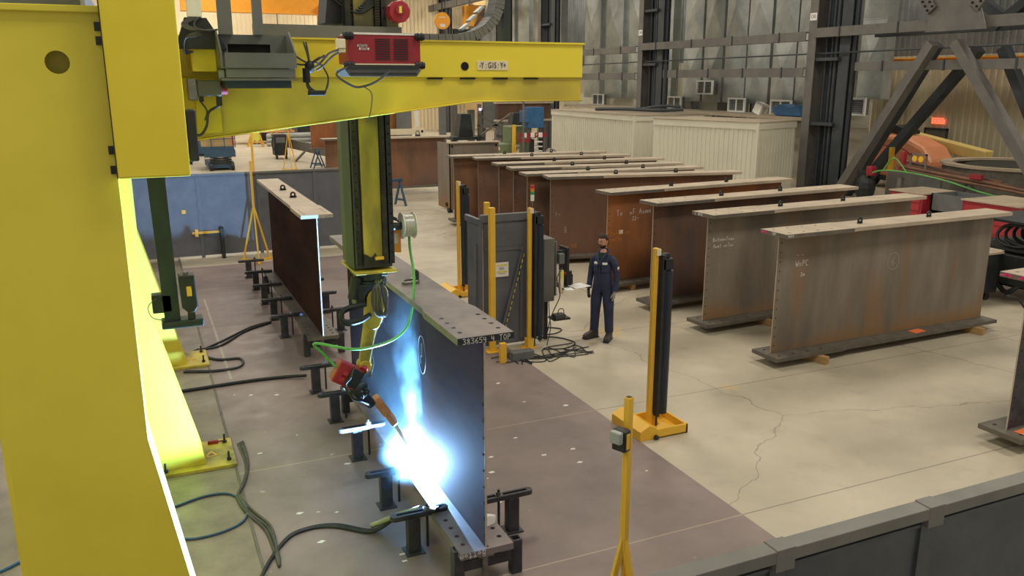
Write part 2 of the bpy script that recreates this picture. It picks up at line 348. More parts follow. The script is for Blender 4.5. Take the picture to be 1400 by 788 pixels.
# ------------------------------------------------------------------ the shell
struct('floor', MB().box(-16, 34, -2, 74, -.2, 0), 'floor')
struct('ceiling', MB().box(-16, 34, -2, 74, 13, 13.2), 'grey_paint')
def corrugated(y0, y1, z0, z1, x, p=.3, d=.05):
    mb = MB(); n = int((y1-y0)/p)
    prof = []
    for i in range(n):
        y = y0 + i*p; prof += [(x, y), (x, y+p*.55), (x-d, y+p*.65), (x-d, y+p*.9)]
    prof.append((x, y1))
    vs = [(a, b, z) for z in (z0, z1) for a, b in prof]; m = len(prof)
    mb.add(vs, [(i, i+1, m+i+1, m+i) for i in range(m-1)])
    mb.box(x+.01, x+.15, y0, y1, z0, z1)
    return mb
struct('wall_right', corrugated(10, 73, 0, 5.3, 31), 'beige')
struct('wall_upper_right', corrugated(10, 73, 5.3, 13, 31, .3), 'duct_dark')
struct('wall_back', MB().box(-16, 31, 72, 72.2, 0, 13), 'backwall')
rb = MB()
for i in range(120): rb.box(-10+i*.34, -9.92+i*.34, 71.93, 72, 0, 13)
part('siding_ribs', rb, 'backwall', bpy.data.objects['wall_back'], kind='stuff')
struct('wall_front_kerb', MB().box(-16, 34, -2.2, -2, 0, .3), 'fence_cap')

# floor inlays at the gantry side
struct('trim_1', MB().box(.652, .682, 2.0, 22, 0, .010), 'rack_edge')
wl = MB()
for i in range(5): wl.box(.905, .945, 12.3+i*1.02, 12.3+i*1.02+1.0, 0, .004)
struct('trim_2', wl, 'chalk_dim')
sc_ = MB()
for _ in range(60):
    a, b = random.uniform(.8, 5.1), random.uniform(4.6, 12); t = random.uniform(0, 3.1); q = random.uniform(.015, .05)
    if 1.9 < a < 3.0: continue
    sc_.add([(a+q*math.cos(t+k*1.57+random.uniform(-.3, .3)), b+q*.6*math.sin(t+k*1.57), .003) for k in range(4)] + [(a, b, .006)], [(0, 1, 4), (1, 2, 4), (2, 3, 4), (3, 0, 4)])
o = part('floor_scrap', sc_, 'paper'); o['kind'] = 'stuff'; tag(o, 'small pale chips and scraps scattered on the painted floor', 'debris')
cm = MB(); cm.stroke([(0, .0), (.12, .14), (.34, .08)], .014, (6.02, 5.02, .003), X_, Y_)
o = part('chalk_corner_mark', cm, 'chalk'); tag(o, 'white chalk corner mark on the concrete near the front fence', 'mark')

# ------------------------------------------------------------------ gantry columns
def gantry_column(yf, xt, zb, label, hole):
    t = thing('gantry_column', label, 'column', (-.13, yf, 0), 0, 'yellow gantry columns')
    xl = -.83; yb = .42
    # front web: vertical plate flaring to the floor
    fr = part('front_plate', MB().prism([(xl+.03, .04), (xt, .04), (-.0, zb), (-.0, 4.68), (xl+.03, 4.68)], 'y', 0, .03), 'yellow', t)
    if hole: cut(fr, MB().cyl((-.25, -.1, 4.40), (-.25, .1, 4.40), .066, n=28))
    part('side_plate', MB().prism([(xt-.03, .04), (xt, .04), (0, zb), (0, 4.68), (-.03, 4.68), (-.03, zb)], 'y', .03, yb), 'yellow', t)
    part('left_plate', MB().box(xl, xl+.03, 0, yb, .04, 4.68), 'yellow', t)
    part('inner_plate', MB().box(xl+.03, -.03, .14, .155, .3, 4.68), 'yellow', t)
    part('cap_plate', MB().box(xl-.02, .01, -.03, yb, 4.68, 4.72), 'yellow', t, bevel=.006)
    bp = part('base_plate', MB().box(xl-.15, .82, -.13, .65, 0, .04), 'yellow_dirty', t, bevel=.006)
    b = MB()
    for x, y in ((.06, -.06), (.74, .0), (.74, .52), (-.7, -.07)): b.cyl((x, y, .04), (x, y, .15), .012, n=8); b.cyl((x, y, .04), (x, y, .07), .026, n=6)
    part('anchor_bolts', b, 'black', bp)
    w = MB(); w.stroke([(0, 0), (.13, 0), (.065, .13), (0, 0)], .022, (.5, .18, .042), X_, Y_)
    part('warning_triangle', w, 'safety', bp)
    s = MB()
    for z_ in (3.74, 3.86, 4.58, 4.50): s.box(-.035, -.005, -.008, .0, z_, z_+.05)
    if hole: part('rail_clips', s, 'black', t)
    return t
gantry_column(5.68, .31, 1.98, 'nearest and largest yellow gantry column, with a round hole near its top', True)
gantry_column(9.43, .50, 2.13, 'second yellow gantry column, its flared foot lit pale by the welding arc', False)
gantry_column(13.2, .50, 2.13, 'third and farthest yellow gantry column beside the coiled black hoses', False)
rl = thing('gantry_runway_rail', 'yellow overhead runway beam resting behind the column tops', 'beam', (-.5, 6.2, 4.72))
part('rail_beam', MB().box(-.3, .25, .2, 14, .0, .28), 'grey_paint', rl)
part('rail', MB().box(-.05, .05, .2, 14, .28, .36), 'steel', rl)

# carriage box
cb = thing('gantry_carriage', 'tall yellow carriage box hanging on the nearest gantry column', 'gantry carriage', (-.1, 5.55, 3.72))
part('front_box', MB().box(-.025, .385, .0, .75, 0, 1.5), 'yellow2', cb, bevel=.012)
part('edge_strip', MB().box(-.031, -.025, .01, .2, 0, 1.5), 'greasy', cb)
part('lower_guard', MB().box(.39, .45, .1, .3, .08, .4), 'black', cb, bevel=.01)
part('rear_box', MB().box(.0, .36, .76, 1.45, .1, 1.05), 'yellow2', cb, bevel=.01)

# ------------------------------------------------------------------ the boom
bo = thing('cantilever_boom', 'long yellow cantilever boom with a taper below and a coded label', 'boom', (.3, 7.0, 4.0))
def bx_(mb, x0, x1, y0, y1, z0, z1): return mb.box(x0-.3, x1-.3, y0-7, y1-7, z0-4, z1-4)
up = part('upper_face', bx_(MB(), .3, 3.82, 7.0, 7.30, 4.318, 4.615), 'boom', bo, bevel=.008)
lowp = [(0, -.16), (2.46, .125), (3.515, .125), (3.515, .318), (0, .318)]
part('lower_web', MB().prism(lowp, 'y', .02, .28), 'boom', bo, bevel=.004)
part('top_plate', bx_(MB(), .3, 3.83, 6.985, 7.31, 4.613, 4.628), 'boom', bo)
part('lower_flange', MB().prism([(0, -.175), (2.46, .11), (3.52, .11), (3.52, .125), (2.46, .125), (0, -.16)], 'y', -.012, .30), 'boom', bo, bevel=.006)
for a in (2.32, 2.62, 2.93, 3.23): part('weld_slot', bx_(MB(), a, a+.135, 6.994, 7.02, 4.305, 4.318), 'hole', bo)
part('access_hole', MB().cyl((2.66-.3, -.004, .415), (2.66-.3, .02, .415), .036, n=24), 'hole', bo)
lb = part('code_label', bx_(MB(), 2.775, 3.065, 6.994, 7.0, 4.385, 4.462), 'label', bo)
text('label_text', '-Y : G1S : Y+', .072, (2.92-.3, -.010, .423), X_, Z_, 'ink', lb, sx=.66)
part('rear_rail_strip', bx_(MB(), .95, 2.2, 7.32, 7.37, 4.60, 4.745), 'grey_paint', bo)
part('left_upright', bx_(MB(), .62, .68, 6.93, 7.0, 4.30, 4.63), 'grey_paint', bo)
b = MB()
for z in (4.55, 4.47, 4.38): b.cyl((.65-.3, -.085, z-4), (.65-.3, -.06, z-4), .008, n=8)
part('upright_bolts', b, 'black', bo)
part('end_bracket', bx_(MB(), .43, .60, 6.80, 6.99, 4.36, 4.56), 'boom', bo, bevel=.005)
part('stiffener_plate', bx_(MB(), .44, .62, 6.975, 6.999, 3.90, 4.22), 'yellow2', bo)

# servo motor
sm = thing('servo_motor', 'grey servo motor with red end cap at the boom root', 'motor', (.45, 6.84, 4.20))
part('motor_body', MB().box(0, .17, -.05, .07, -.02, .10), 'grey_paint', sm, bevel=.012)
part('gearbox', MB().box(-.07, 0, -.055, .075, -.05, .11), 'steel', sm, bevel=.01)
part('end_cap', MB().cyl((.17, .01, .04), (.215, .01, .04), .05, n=18), 'red', sm, smooth=True)
part('connector', MB().box(.13, .17, -.03, .02, -.09, -.02).box(.01, .04, -.03, .02, -.06, -.02), 'black', sm)
part('cable', MB().tube([(.15, 0, -.09), (.07, .02, -.14), (.05, .05, -.24), (.0, .06, -.31), (-.06, .08, -.30)], .010).tube([(.02, 0, -.06), (.06, .03, -.13), (.04, .05, -.2)], .006), 'cable', sm, smooth=True)

# grey tray
tr = thing('equipment_tray', 'open-fronted grey sheet metal tray mounted on the boom', 'tray', (.60, 6.45, 4.30))
tf = part('front_lip', MB().prism([(.03, .085), (.52, .085), (.52, .19), (.03, .19)], 'y', 0, .012), 'grey_paint', tr)
part('lower_rail', MB().box(.03, .52, .01, .04, .015, .078), 'grey_paint', tr, bevel=.004)
part('under_pan', MB().box(.0, .52, .015, .36, -.005, .012), 'grey_paint', tr)
part('tray_floor', MB().box(.0, .52, .012, .36, .08, .092), 'grey_paint', tr)
bk = part('back_panel', MB().box(.02, .53, .35, .362, .0, .33), 'grey_paint', tr)
cut(bk, MB().box(.09, .40, .3, .4, .20, .262))
part('slot_backing', MB().box(.08, .41, .37, .376, .19, .27), 'hole', bk)
part('side_cheek', MB().prism([(0, .085), (.36, .085), (.36, .35), (.24, .35), (0, .19)], 'x', .0, .012), 'grey_paint', tr)
part('side_cheek', MB().prism([(0, .085), (.36, .085), (.36, .35), (.24, .35), (0, .19)], 'x', .52, .532), 'grey_paint', tr)
part('left_block', MB().box(-.02, .02, .02, .08, .015, .07), 'duct_dark', tr, bevel=.003)
for x, w in ((.03, .10), (.28, .07)):
    part('hanger_post', MB().box(x, x+w, .30, .345, .33, .75), 'grey_paint', tr)
part('under_frame', MB().box(.03, .50, .1, .44, -.06, -.005), 'darkgreen', tr)

# junction box and cable bundle above the boom root
jb = thing('junction_box', 'small white junction box with cable bundle above the boom root', 'junction box', (.42, 6.7, 4.74))
part('box', MB().box(0, .10, 0, .08, 0, .16), 'white', jb, bevel=.005)
part('mount', MB().prism([(-.10, -.22), (.26, -.22), (.13, .0), (-.02, 0)], 'y', .04, .12), 'black', jb)
c = MB()
for k in range(7): c.tube([(.01+k*.013, .0, 0), (-.01+random.uniform(-.04, .06), -.03, -.05), (.05+random.uniform(-.06, .06), -.05, -.09), (.15, -.02, -.09), (.2, .06, -.08)], .007, 6)
for k in range(4): c.tube([(.16, 0, -.08-k*.008), (.04, -.05, -.11-k*.008), (-.03, -.02, -.15), (-.04, .02, -.22-k*.01), (.02, .05, -.24)], .006, 6)
part('cable_bundle', c, 'cable', jb, smooth=True)

# welding power source
ps = thing('welding_power_source', 'red welding power source with louvres and white trim on the boom', 'welding machine', (1.50, 6.5, 4.40))
part('casing', MB().box(.03, .60, 0, .34, .02, .235), 'red', ps, bevel=.004)
part('top_trim', MB().box(.05, .60, -.004, .345, .235, .25), 'white', ps)
part('bottom_trim', MB().box(.05, .60, -.004, .345, .012, .022), 'label', ps)
for x in (-.005, .555):
    for z in (.225, .01): part('corner_grip', MB().cyl((x, .0, z), (x+.075, .0, z), .026, n=10).cyl((x+.02, .0, z), (x+.03, .0, z), .031, n=10).cyl((x+.05, .0, z), (x+.06, .0, z), .031, n=10), 'rubber', ps)
for x0 in (.24, .385):
    lv = MB()
    for k in range(9): lv.box(x0, x0+.115, -.008, .001, .055+k*.018, .0615+k*.018)
    part('louvre_panel', lv, 'ink', ps)
part('plug', MB().box(-.06, .005, -.03, .03, .13, .20).box(-.05, .005, -.02, .02, .1, .13), 'label', ps, bevel=.006)
lg = part('maker_plate', MB().box(.10, .175, -.004, .0, .145, .162).box(.113, .19, -.004, .0, .122, .139), 'white', ps)
text('plate_text', 'LINCOLN', .022, (.138, -.0055, .1535), X_, Z_, 'ink', lg, sx=.7)
text('plate_text', 'ELECTRIC', .019, (.152, -.0055, .1305), X_, Z_, 'red', lg, sx=.72)
part('cradle', MB().prism([(-.01, -.02), (.60, -.02), (.56, -.075), (.03, -.075)], 'y', -.02, .3), 'grey_paint', ps)
part('cradle_bar', MB().box(.0, .58, -.03, -.02, -.02, .008).box(.03, .56, -.028, -.022, -.06, -.045), 'black', ps)
part('output_cable', MB().tube([(.02, -.02, .0), (-.08, -.05, -.06), (.02, -.08, -.14), (.1, -.08, -.15), (.22, -.08, -.11), (.33, -.06, -.03)], .009).tube([(-.05, -.02, .12), (-.13, -.05, .09), (-.2, -.05, .02), (-.26, -.02, -.03)], .008).tube([(-.05, -.02, .10), (-.11, -.07, .07), (-.18, -.05, .0), (-.22, -.02, -.03)], .008).tube([(.12, -.08, -.15), (.17, -.1, -.2), (.16, -.1, -.32), (.14, -.06, -.42)], .004), 'cable', ps, smooth=True)

cl = thing('cable_hub', 'black tangle of cables tied at the boom centre', 'cable bundle', (1.30, 6.85, 4.42))
c = MB().sphere((0, .0, -.02), .04, .03, .05, 10, 6).cyl((-.03, 0, -.03), (-.03, 0, -.14), .03, n=10)
part('tie_block', c, 'rubber', cl, smooth=True)
c = MB()
for a in ((-.13, 0, .08), (-.02, .1, .17), (.0, .1, .17), (.12, 0, .07), (-.14, .05, .01), (.14, 0, .06), (.09, .0, -.01)):
    c.tube([(0, 0, 0), (a[0]*.5, a[1]*.5-.02, a[2]*.5+random.uniform(-.02, .02)), a], .007, 6)
for k in range(3): c.tube([(-.03, 0, -.1), (-.03+k*.012, -.02, -.18), (.03+k*.03, -.03, -.23), (.11, -.03, -.2), (.14, 0, -.1), (.1, .03, .0)], .006, 6)
part('cables', c, 'cable', cl, smooth=True)
part('sensor', MB().box(-.03, .10, -.05, .0, -.24, -.20), 'black', cl, bevel=.01)

# energy chain behind the boom
ec = thing('energy_chain', 'dark grey energy chain running behind the boom and curving upward', 'cable chain', (0, 7.45, 0))
path = [(2.0, 4.655), (2.3, 4.655), (2.55, 4.655), (2.75, 4.66), (2.90, 4.69), (3.02, 4.755), (3.10, 4.84), (3.14, 4.93), (3.16, 5.05), (3.15, 5.2)]
for (a, b) in zip(path, path[1:]):
    n = 3
    for k in range(n):
        p = Vector((a[0]+(b[0]-a[0])*k/n, 0, a[1]+(b[1]-a[1])*k/n)); q = Vector((a[0]+(b[0]-a[0])*(k+.93)/n, 0, a[1]+(b[1]-a[1])*(k+.93)/n))
        if k == 0: lk = MB()
        lk.bar(p, q, .20, .085)
    part('chain_link', lk, 'grey_paint', ec)
part('bracket', MB().box(3.20, 3.27, -.05, .1, 4.62, 5.2), 'darkgreen', ec)
ch = MB()
for k in range(3): part('inner_cover', MB().bar((2.80+k*.075, .02, 4.745+k*.075), (2.875+k*.07, .02, 4.80+k*.075), .10, .02), 'duct', ec)

# ------------------------------------------------------------------ vertical ram
rm = thing('vertical_ram', 'yellow and black vertical ram with greasy rails carrying the robot', 'ram', (1.73, 7.42, 2.56))
part('core', MB().box(.0, .35, .03, .55, .04, 2.7), 'ram_side', rm, bevel=.004)
part('side_channel', MB().box(-.012, .0, .03, .34, .04, 2.7), 'rubber', rm)
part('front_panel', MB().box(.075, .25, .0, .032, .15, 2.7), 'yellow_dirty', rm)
for x in (.0, .255, .315):
    part('linear_rail', MB().box(x, x+.045, -.02, .03, .08, 2.7), 'greasy' if x != .315 else 'black', rm)
rk = MB()
for k in range(80): rk.box(.258, .298, -.032, -.02, .75+k*.022, .763+k*.022)
part('rack_teeth', rk, 'greasy', rm, kind='stuff')
rk = MB()
for k in range(28):
    rk.cyl((.022, -.028, .1+k*.075), (.022, -.02, .1+k*.075), .008, n=6); rk.cyl((.337, -.028, .1+k*.09), (.337, -.02, .1+k*.09), .009, n=6)
part('rail_bolts', rk, 'hole', rm, kind='stuff')
part('grease_drip', MB().prism([(.07, .06), (.26, .06), (.26, .16), (.2, .14), (.18, .19), (.14, .14), (.11, .17), (.07, .19)], 'y', -.012, .0), 'greasy', rm)
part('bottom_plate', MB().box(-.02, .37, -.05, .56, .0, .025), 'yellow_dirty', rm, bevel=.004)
part('stop_block', MB().box(.17, .25, -.05, -.02, .13, .155), 'safety', rm)
part('right_plate', MB().box(.38, .46, .1, .14, .15, .42), 'orange', rm, bevel=.004)
part('right_plate_label', MB().box(.39, .43, .094, .1, .24, .34), 'label', rm)
part('bracket_arm', MB().bar((.36, .1, .50), (.42, .1, .47), .03, .03).bar((.42, .1, .47), (.52, .1, .34), .012, .012), 'black', rm)
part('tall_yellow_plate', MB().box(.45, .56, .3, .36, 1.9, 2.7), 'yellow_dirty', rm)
part('top_mount', MB().prism([(-.15, 2.22), (.35, 2.2), (.33, 2.6), (-.1, 2.6)], 'y', .1, .45), 'rubber', rm)
part('striped_post', MB().box(.36, .40, .13, .17, .42, .62), 'safety', rm)
tb = MB()
for k in range(6): tb.tube([(-.2+k*.03, .2, 2.7), (-.1+k*.03, .1, 2.45), (.1+k*.02, .0, 2.3+k*.02), (.28, .0, 2.38+k*.02)], .011, 6)
part('top_hoses', tb, 'rubber', rm, smooth=True)
# red wire drum on the ram top
dr = thing('red_wire_drum', 'red octagonal wire reel cover beside the ram top', 'reel', (2.17, 7.25, 4.87))
part('drum', MB().cyl((0, 0, 0), (0, .14, 0), .095, n=10), 'redcap', dr, bevel=.01)
part('hub', MB().cyl((-.005, -.03, .01), (-.005, .0, .01), .045, n=8), 'red', dr, bevel=.006)
part('hub_label', MB().box(-.018, .006, -.034, -.03, -.015, .04), 'paleyellow', dr)
# wire spool
spn = thing('wire_spool', 'white flanged spool of silver welding wire on the ram side', 'spool', (2.17, 7.5, 2.97))
part('axle', MB().cyl((-.10, 0, 0), (.04, 0, 0), .035, n=14), 'black', spn, smooth=True)
for x in (.02, .135): part('flange', MB().cyl((x, 0, 0), (x+.008, 0, 0), .125, n=32), 'white', spn, smooth=True)
part('wire_winding', MB().cyl((.028, 0, 0), (.135, 0, 0), .105, n=32), 'steel', spn, smooth=True)
sw = MB()
for k in range(8): sw.ring((.032+k*.013, 0, 0), (1, 0, 0), .104, .108, .006, 24)
part('wire_turns', sw, 'white', spn, kind='stuff')

# ------------------------------------------------------------------ the robot
rt = thing('welding_robot', 'yellow inverted welding robot arm holding the lit torch', 'robot', (1.90, 7.55, 2.56))
part('base', MB().cyl((0, .1, 0), (0, .1, -.10), .15, n=20).box(-.15, .15, -.04, .24, -.06, 0), 'black', rt, bevel=.01)
part('turret', MB().cyl((0, .1, -.10), (0, .1, -.19), .17, .15, n=24).box(-.17, .02, -.06, .15, -.34, -.12), 'black', rt, bevel=.015)
part('swing_motor', MB().cyl((-.14, .0, -.06), (-.19, -.02, -.26), .055, n=16), 'rubber', rt, smooth=True)
part('shoulder_joint', MB().cyl((.0, -.06, -.27), (.0, .14, -.27), .10, n=24), 'robot', rt, bevel=.012)
def link(mb, p0, p1, a, b, th):
    """tapered rounded link: widths a->b, thickness th (along Y)"""
    p0, p1 = Vector(p0), Vector(p1); d = (p1-p0).normalized(); r = Vector((d.z, 0, -d.x)); poly = []
    for i in range(9): t = math.pi*i/8; poly.append(p0 + r*a*math.cos(t) - d*a*math.sin(t))
    for i in range(9): t = math.pi*i/8; poly.append(p1 - r*b*math.cos(t) + d*b*math.sin(t))
    return mb.prism([(q.x, q.z) for q in poly], 'y', p0.y-th/2, p0.y+th/2)
part('upper_arm', link(MB(), (.03, -.02, -.27), (-.02, -.02, -.50), .10, .075, .13), 'robot', rt, bevel=.018)
part('elbow_guard', link(MB(), (.045, .03, -.25), (.01, .03, -.48), .115, .09, .05), 'white', rt, bevel=.012)
part('forearm', link(MB(), (-.03, -.03, -.46), (-.11, -.03, -.87), .062, .050, .094), 'robot', rt, bevel=.016)
part('forearm_sleeve', MB().tube([(.04, .02, -.44), (.03, .03, -.6), (-.04, .03, -.78), (-.02, .02, -.93), (-.06, 0, -1.06)], .014), 'cable', rt, smooth=True)
wr = part('wrist', MB().sphere((-.12, -.03, -.92), .072, .07, .08, 18, 12).cyl((-.12, -.10, -.92), (-.12, .05, -.92), .055, n=20), 'robot', rt, smooth=True)
part('wrist_cap', MB().cyl((-.155, -.12, -.945), (-.13, -.07, -.93), .042, n=18), 'redcap', wr, smooth=True)
lp = MB()
for k in range(3): lp.tube([(-.14+k*.02, -.1, -.30), (-.29, -.12+k*.02, -.32-k*.015), (-.335, -.13, -.40), (-.28, -.13, -.465+k*.012), (-.14, -.12, -.45+k*.01), (-.05, -.08, -.41)], .022, 8)
part('dress_pack', lp, 'rubber', rt, smooth=True)
lp = MB()
for k in range(3): lp.tube([(.07-k*.03, -.10, -.08), (-.03+k*.03, -.16, -.16), (-.035+k*.03, -.17, -.33), (.03+k*.02, -.16, -.42), (.09, -.14, -.36), (.10-k*.015, -.12, -.2), (.07, -.1, -.13)], .014, 7)
part('hose_loops', lp, 'cable', rt, smooth=True)
wf = thing_ = part('wire_feeder', MB().box(-.13, .12, -.06, .07, -.10, .11), 'red', rt, bevel=.012, loc=(-.30, -.08, -.98))
wf.rotation_euler = (0, math.radians(32), 0)
part('feeder_cover', MB().box(-.005, .12, -.075, -.055, -.08, .10).box(.10, .125, -.07, .07, -.09, .10), 'rubber', wf, bevel=.006)
part('feeder_rollers', MB().cyl((-.05, -.09, .03), (-.05, -.06, .03), .025, n=12).cyl((-.05, -.09, -.04), (-.05, -.06, -.04), .025, n=12), 'redcap', wf, smooth=True)
part('feeder_conduit', MB().tube([(-.02, -.12, .13), (.0, -.13, .02), (-.01, -.13, -.06), (.06, -.12, -.11)], .009), 'cable', wf, smooth=True)
hd = MB().sphere((-.20, -.08, -1.12), .10, .08, .075, 12, 8).cyl((-.22, -.06, -1.14), (-.06, -.04, -1.33), .062, .05, n=14)
for k in range(6): hd.tube([(-.33+k*.02, -.1, -1.08), (-.26+k*.03, -.14, -1.20+k*.01), (-.16, -.12+k*.01, -1.26), (-.07, -.06, -1.34)], .012, 6)
part('torch_cable_pack', hd, 'rubber', rt, smooth=True)
tm = part('torch_mount', MB().box(-.045, .045, -.06, .05, -.12, .12), 'leather', rt, bevel=.02, loc=(.035, -.01, -1.37))
tm.rotation_euler = (0, math.radians(-32), 0)
part('torch_sleeve', MB().box(-.035, .035, -.03, .04, -.27, -.11), 'leather', tm, bevel=.02)
part('torch_neck', MB().tube([(.07, .0, -1.45), (.16, .03, -1.58), (.25, .06, -1.74), (.33, .10, -1.90)], .018).tube([(.02, .04, -1.3), (.10, .05, -1.42), (.2, .08, -1.58)], .02), 'leather', rt, smooth=True)
part('torch_nozzle', MB().cyl((.33, .10, -1.90), (.40, .145, -2.06), .02, .014, n=14), 'steel', rt, smooth=True)
tg = thing('green_hose', 'bright green hose looping from the ram bracket to the robot wrist', 'hose', (0, 0, 0))
part('hose', MB().tube([(2.27, 7.52, 2.93), (2.275, 7.52, 2.74), (2.27, 7.4, 2.5), (2.22, 7.3, 2.25), (2.13, 7.2, 2.08), (2.0, 7.15, 1.99), (1.82, 7.15, 1.94), (1.6, 7.2, 1.92), (1.3, 7.35, 1.97), (1.38, 7.4, 1.84), (1.5, 7.46, 1.68)], .013, 8, 6), 'green_hose', tg, smooth=True)
part('hose_clamp', MB().cyl((2.27, 7.52, 2.86), (2.27, 7.52, 2.95), .02, n=10), 'black', tg)

# hanging scanner tool
hg = thing('hanging_tool_post', 'dark green post hanging under the carriage with a yellow labelled device', 'tool head', (.04, 7.5, 2.24))
part('post', MB().prism([(.0, 1.35), (.14, 1.35), (.155, .0), (.03, .0)], 'y', 0, .14), 'darkgreen', hg)
part('foot', MB().box(.0, .34, -.04, .14, -.02, .045), 'darkgreen', hg, bevel=.012)
part('device', MB().prism([(.165, .44), (.295, .44), (.305, .16), (.27, .11), (.22, .11), (.175, .16)], 'y', -.05, .09), 'black', hg, bevel=.01)
part('device_neck', MB().box(.215, .275, -.01, .05, .04, .12), 'black', hg)
part('device_label', MB().box(.222, .26, -.056, -.05, .26, .345), 'safety', hg, bevel=.002)
part('side_box', MB().box(-.06, .10, .0, .12, .12, .28), 'black', hg, bevel=.01)
part('side_motor', MB().cyl((.10, .05, .14), (.15, .05, .14), .04, n=12), 'grey_paint', hg)
part('device_top', MB().cyl((.23, .02, .44), (.23, .02, .46), .02, n=10), 'steel', hg)
part('thin_cable', MB().tube([(-.02, -.02, .26), (-.09, -.04, .2), (-.07, -.03, .1), (.03, -.03, .06)], .004, 5), 'cable', hg)
part('top_tie', MB().box(-.1, .3, -.02, .2, 1.34, 1.60), 'yellow2', hg)

# ------------------------------------------------------------------ girders
def girder(label, loc, rz, web, flange, h=1.98, L=5.05, wf=.50, we=.56, endl=1.35, tf=.035, te=.06, lugs=(1.75, 3.3), group='finished girders waiting on the floor',
           perp=False, holes=True, edge='rack_edge', botend=True, name='steel_girder', webx=.12, side=1):
    t = thing(name, label, 'girder', loc, rz, group)
    # top flange: thick wide splice end running into a thinner plate
    pl = [(0, -we/2), (endl, -we/2), (endl+.12, -wf/2), (L, -wf/2), (L, wf/2), (endl+.12, wf/2), (endl, we/2), (0, we/2)]
    tfo = part('top_flange', MB().prism(pl, 'z', h-te, h), flange, t)
    if holes:
        c = MB()
        for k in range(4):
            for y in (-.17, .17): c.cyl((.15+k*(.28 if endl > 1 else .15), y, h-te-.02), (.15+k*(.28 if endl > 1 else .15), y, h+.02), .026 if endl > 1 else .022, n=14)
        cut(tfo, c)
    e = part('splice_edge', MB().prism([(0, -we/2+.004), (-.003, -we/2-.003), (endl, -we/2-.003), (endl, -we/2+.004)], 'z', h-te+.004, h-.004).box(-.003, 0, -we/2, we/2, h-te+.004, h-.003), edge, tfo)
    bf = part('bottom_flange', MB().prism(pl, 'z', 0, te if botend else tf), 'rack_edge' if flange == 'rack_flange' else flange, t)
    if holes:
        c = MB()
        for k in range(4):
            for y in (-.17, .17): c.cyl((.15+k*(.28 if endl > 1 else .15), y, -.02), (.15+k*(.28 if endl > 1 else .15), y, te+.02), .026 if endl > 1 else .022, n=14)
        cut(bf, c)
    wb = part('web', MB().box(webx, L-webx, -.008, .008, te, h-te), web, t)
    part('web_end_edge', MB().box(webx-.002, webx, -.009, .009, te, h-te), 'rack_flange', wb)
    b = MB()
    for k in range(12): b.cyl((webx+.05, -.0095, .17+k*.148), (webx+.05, .0095, .17+k*.148), .011, n=8)
    part('bolt_holes', b, 'hole', wb, kind='stuff')
    part('web_weld', MB().bar((webx, -.014, te+.004), (L-webx, -.014, te+.004), .012, .012).bar((webx, -.014, h-te-.004), (L-webx, -.014, h-te-.004), .012, .012), edge, wb)
    for x in lugs:
        ln = MB().ring((x, -.01, h+.055), (0, 1, 0), .022, .048, .02, 18).box(x-.05, x+.05, -.01, .01, h, h+.035)
        if perp: ln = MB().ring((x-.01, 0, h+.055), (1, 0, 0), .022, .05, .02, 18).box(x-.01, x+.01, -.06, .06, h, h+.03)
        part('lifting_lug', ln, 'black', t)
    return t
zb = .12
SHARED = {}
g6 = girder('frontmost grey girder of the storage row, chalked with a circled 6', (8.55, 9.64, zb), math.radians(1.0), 'greysteel', 'rack_flange')
g5 = girder('grey girder second from the front, chalk notes near its left end', (8.68, 11.55, zb), math.radians(2.6), 'greysteel', 'rack_flange', L=5.3)
g4 = girder('brown rusty girder third from the front of the storage row', (8.60, 13.1, zb), math.radians(3.6), 'rust3', 'rack_flange', L=5.3)
g3 = girder('orange rusty girder behind the worker, with white chalk writing', (8.58, 14.75, zb), math.radians(4.5), 'rust2', 'rack_flange', L=5.1)
ga = girder('rusty girder left of the worker, front of the rear group', (8.75, 17.75, zb), math.radians(-11), 'rust1', 'rack_flange', L=4.95)
gb = girder('rear group girder just behind the rusty one left of the worker', (8.52, 18.55, zb), math.radians(-4.0), 'rust3', 'rack_flange', L=4.95)
gc = girder('third girder of the rear group, flange end left of the stack light post', (8.75, 19.9, zb), math.radians(-7.5), 'rust3', 'rack_flange', L=4.9)
gd = girder('fourth girder of the rear group, brown web with pale flange', (8.85, 21.1, zb), math.radians(-4.5), 'rust1', 'rack_flange', L=5.1)
ge = girder('fifth girder of the rear group, second from the back', (8.95, 22.9, zb), math.radians(-10), 'rust3', 'rack_flange', L=4.8)
gf = girder('hindmost girder of the rear group, farthest to the left', (8.50, 23.75, zb), math.radians(-3.6), 'rust1', 'rack_flange', L=5.1)
gr = girder('dark girder cut off by the right picture edge, pink marks on its end', (9.12, 6.12, .14), math.radians(1), 'fixture', 'rack_flange', edge='rack_edge')
# the girder being welded and the one behind it in the fixture
gw = girder('purple-brown girder being welded, its near end chalked 383654 4 TOP', (2.42, 5.97, .31), math.radians(90), 'purple_steel', 'flange_steel', h=1.99, L=4.95, wf=.44, we=.49, endl=.86, tf=.04, te=.06,
            lugs=(), group='girders in the welding fixture', edge='black', webx=.03)
gl = girder('brown girder clamped in the fixture behind the welding robot', (2.40, 12.75, .30), math.radians(90), 'purple_steel', 'rack_flange', h=2.0, L=5.2, wf=.43, we=.49, endl=.95, te=.055,
            lugs=(2.1, 3.2), perp=True, group='girders in the welding fixture', edge='chalk_dim', webx=.03)
cw = MB(); scrawl(cw, '383654 4 TOP', .045, (-.0045, .20, 1.935), (0, -1.05, 0), Z_, .0035); part('chalk_writing', cw, 'chalk', gw)
cw = MB(); scrawl(cw, 'Bottom', .055, (-.0045, .02, .055), (0, 1, 0), -Z_, .004); part('chalk_writing', cw, 'chalk', gw)
cw = MB()
cw.stroke([(.12*math.cos(t), .2*math.sin(t)) for t in [i*math.pi/12 for i in range(25)]], .0025, (1.70, .0095, 1.30), -X_, Z_)
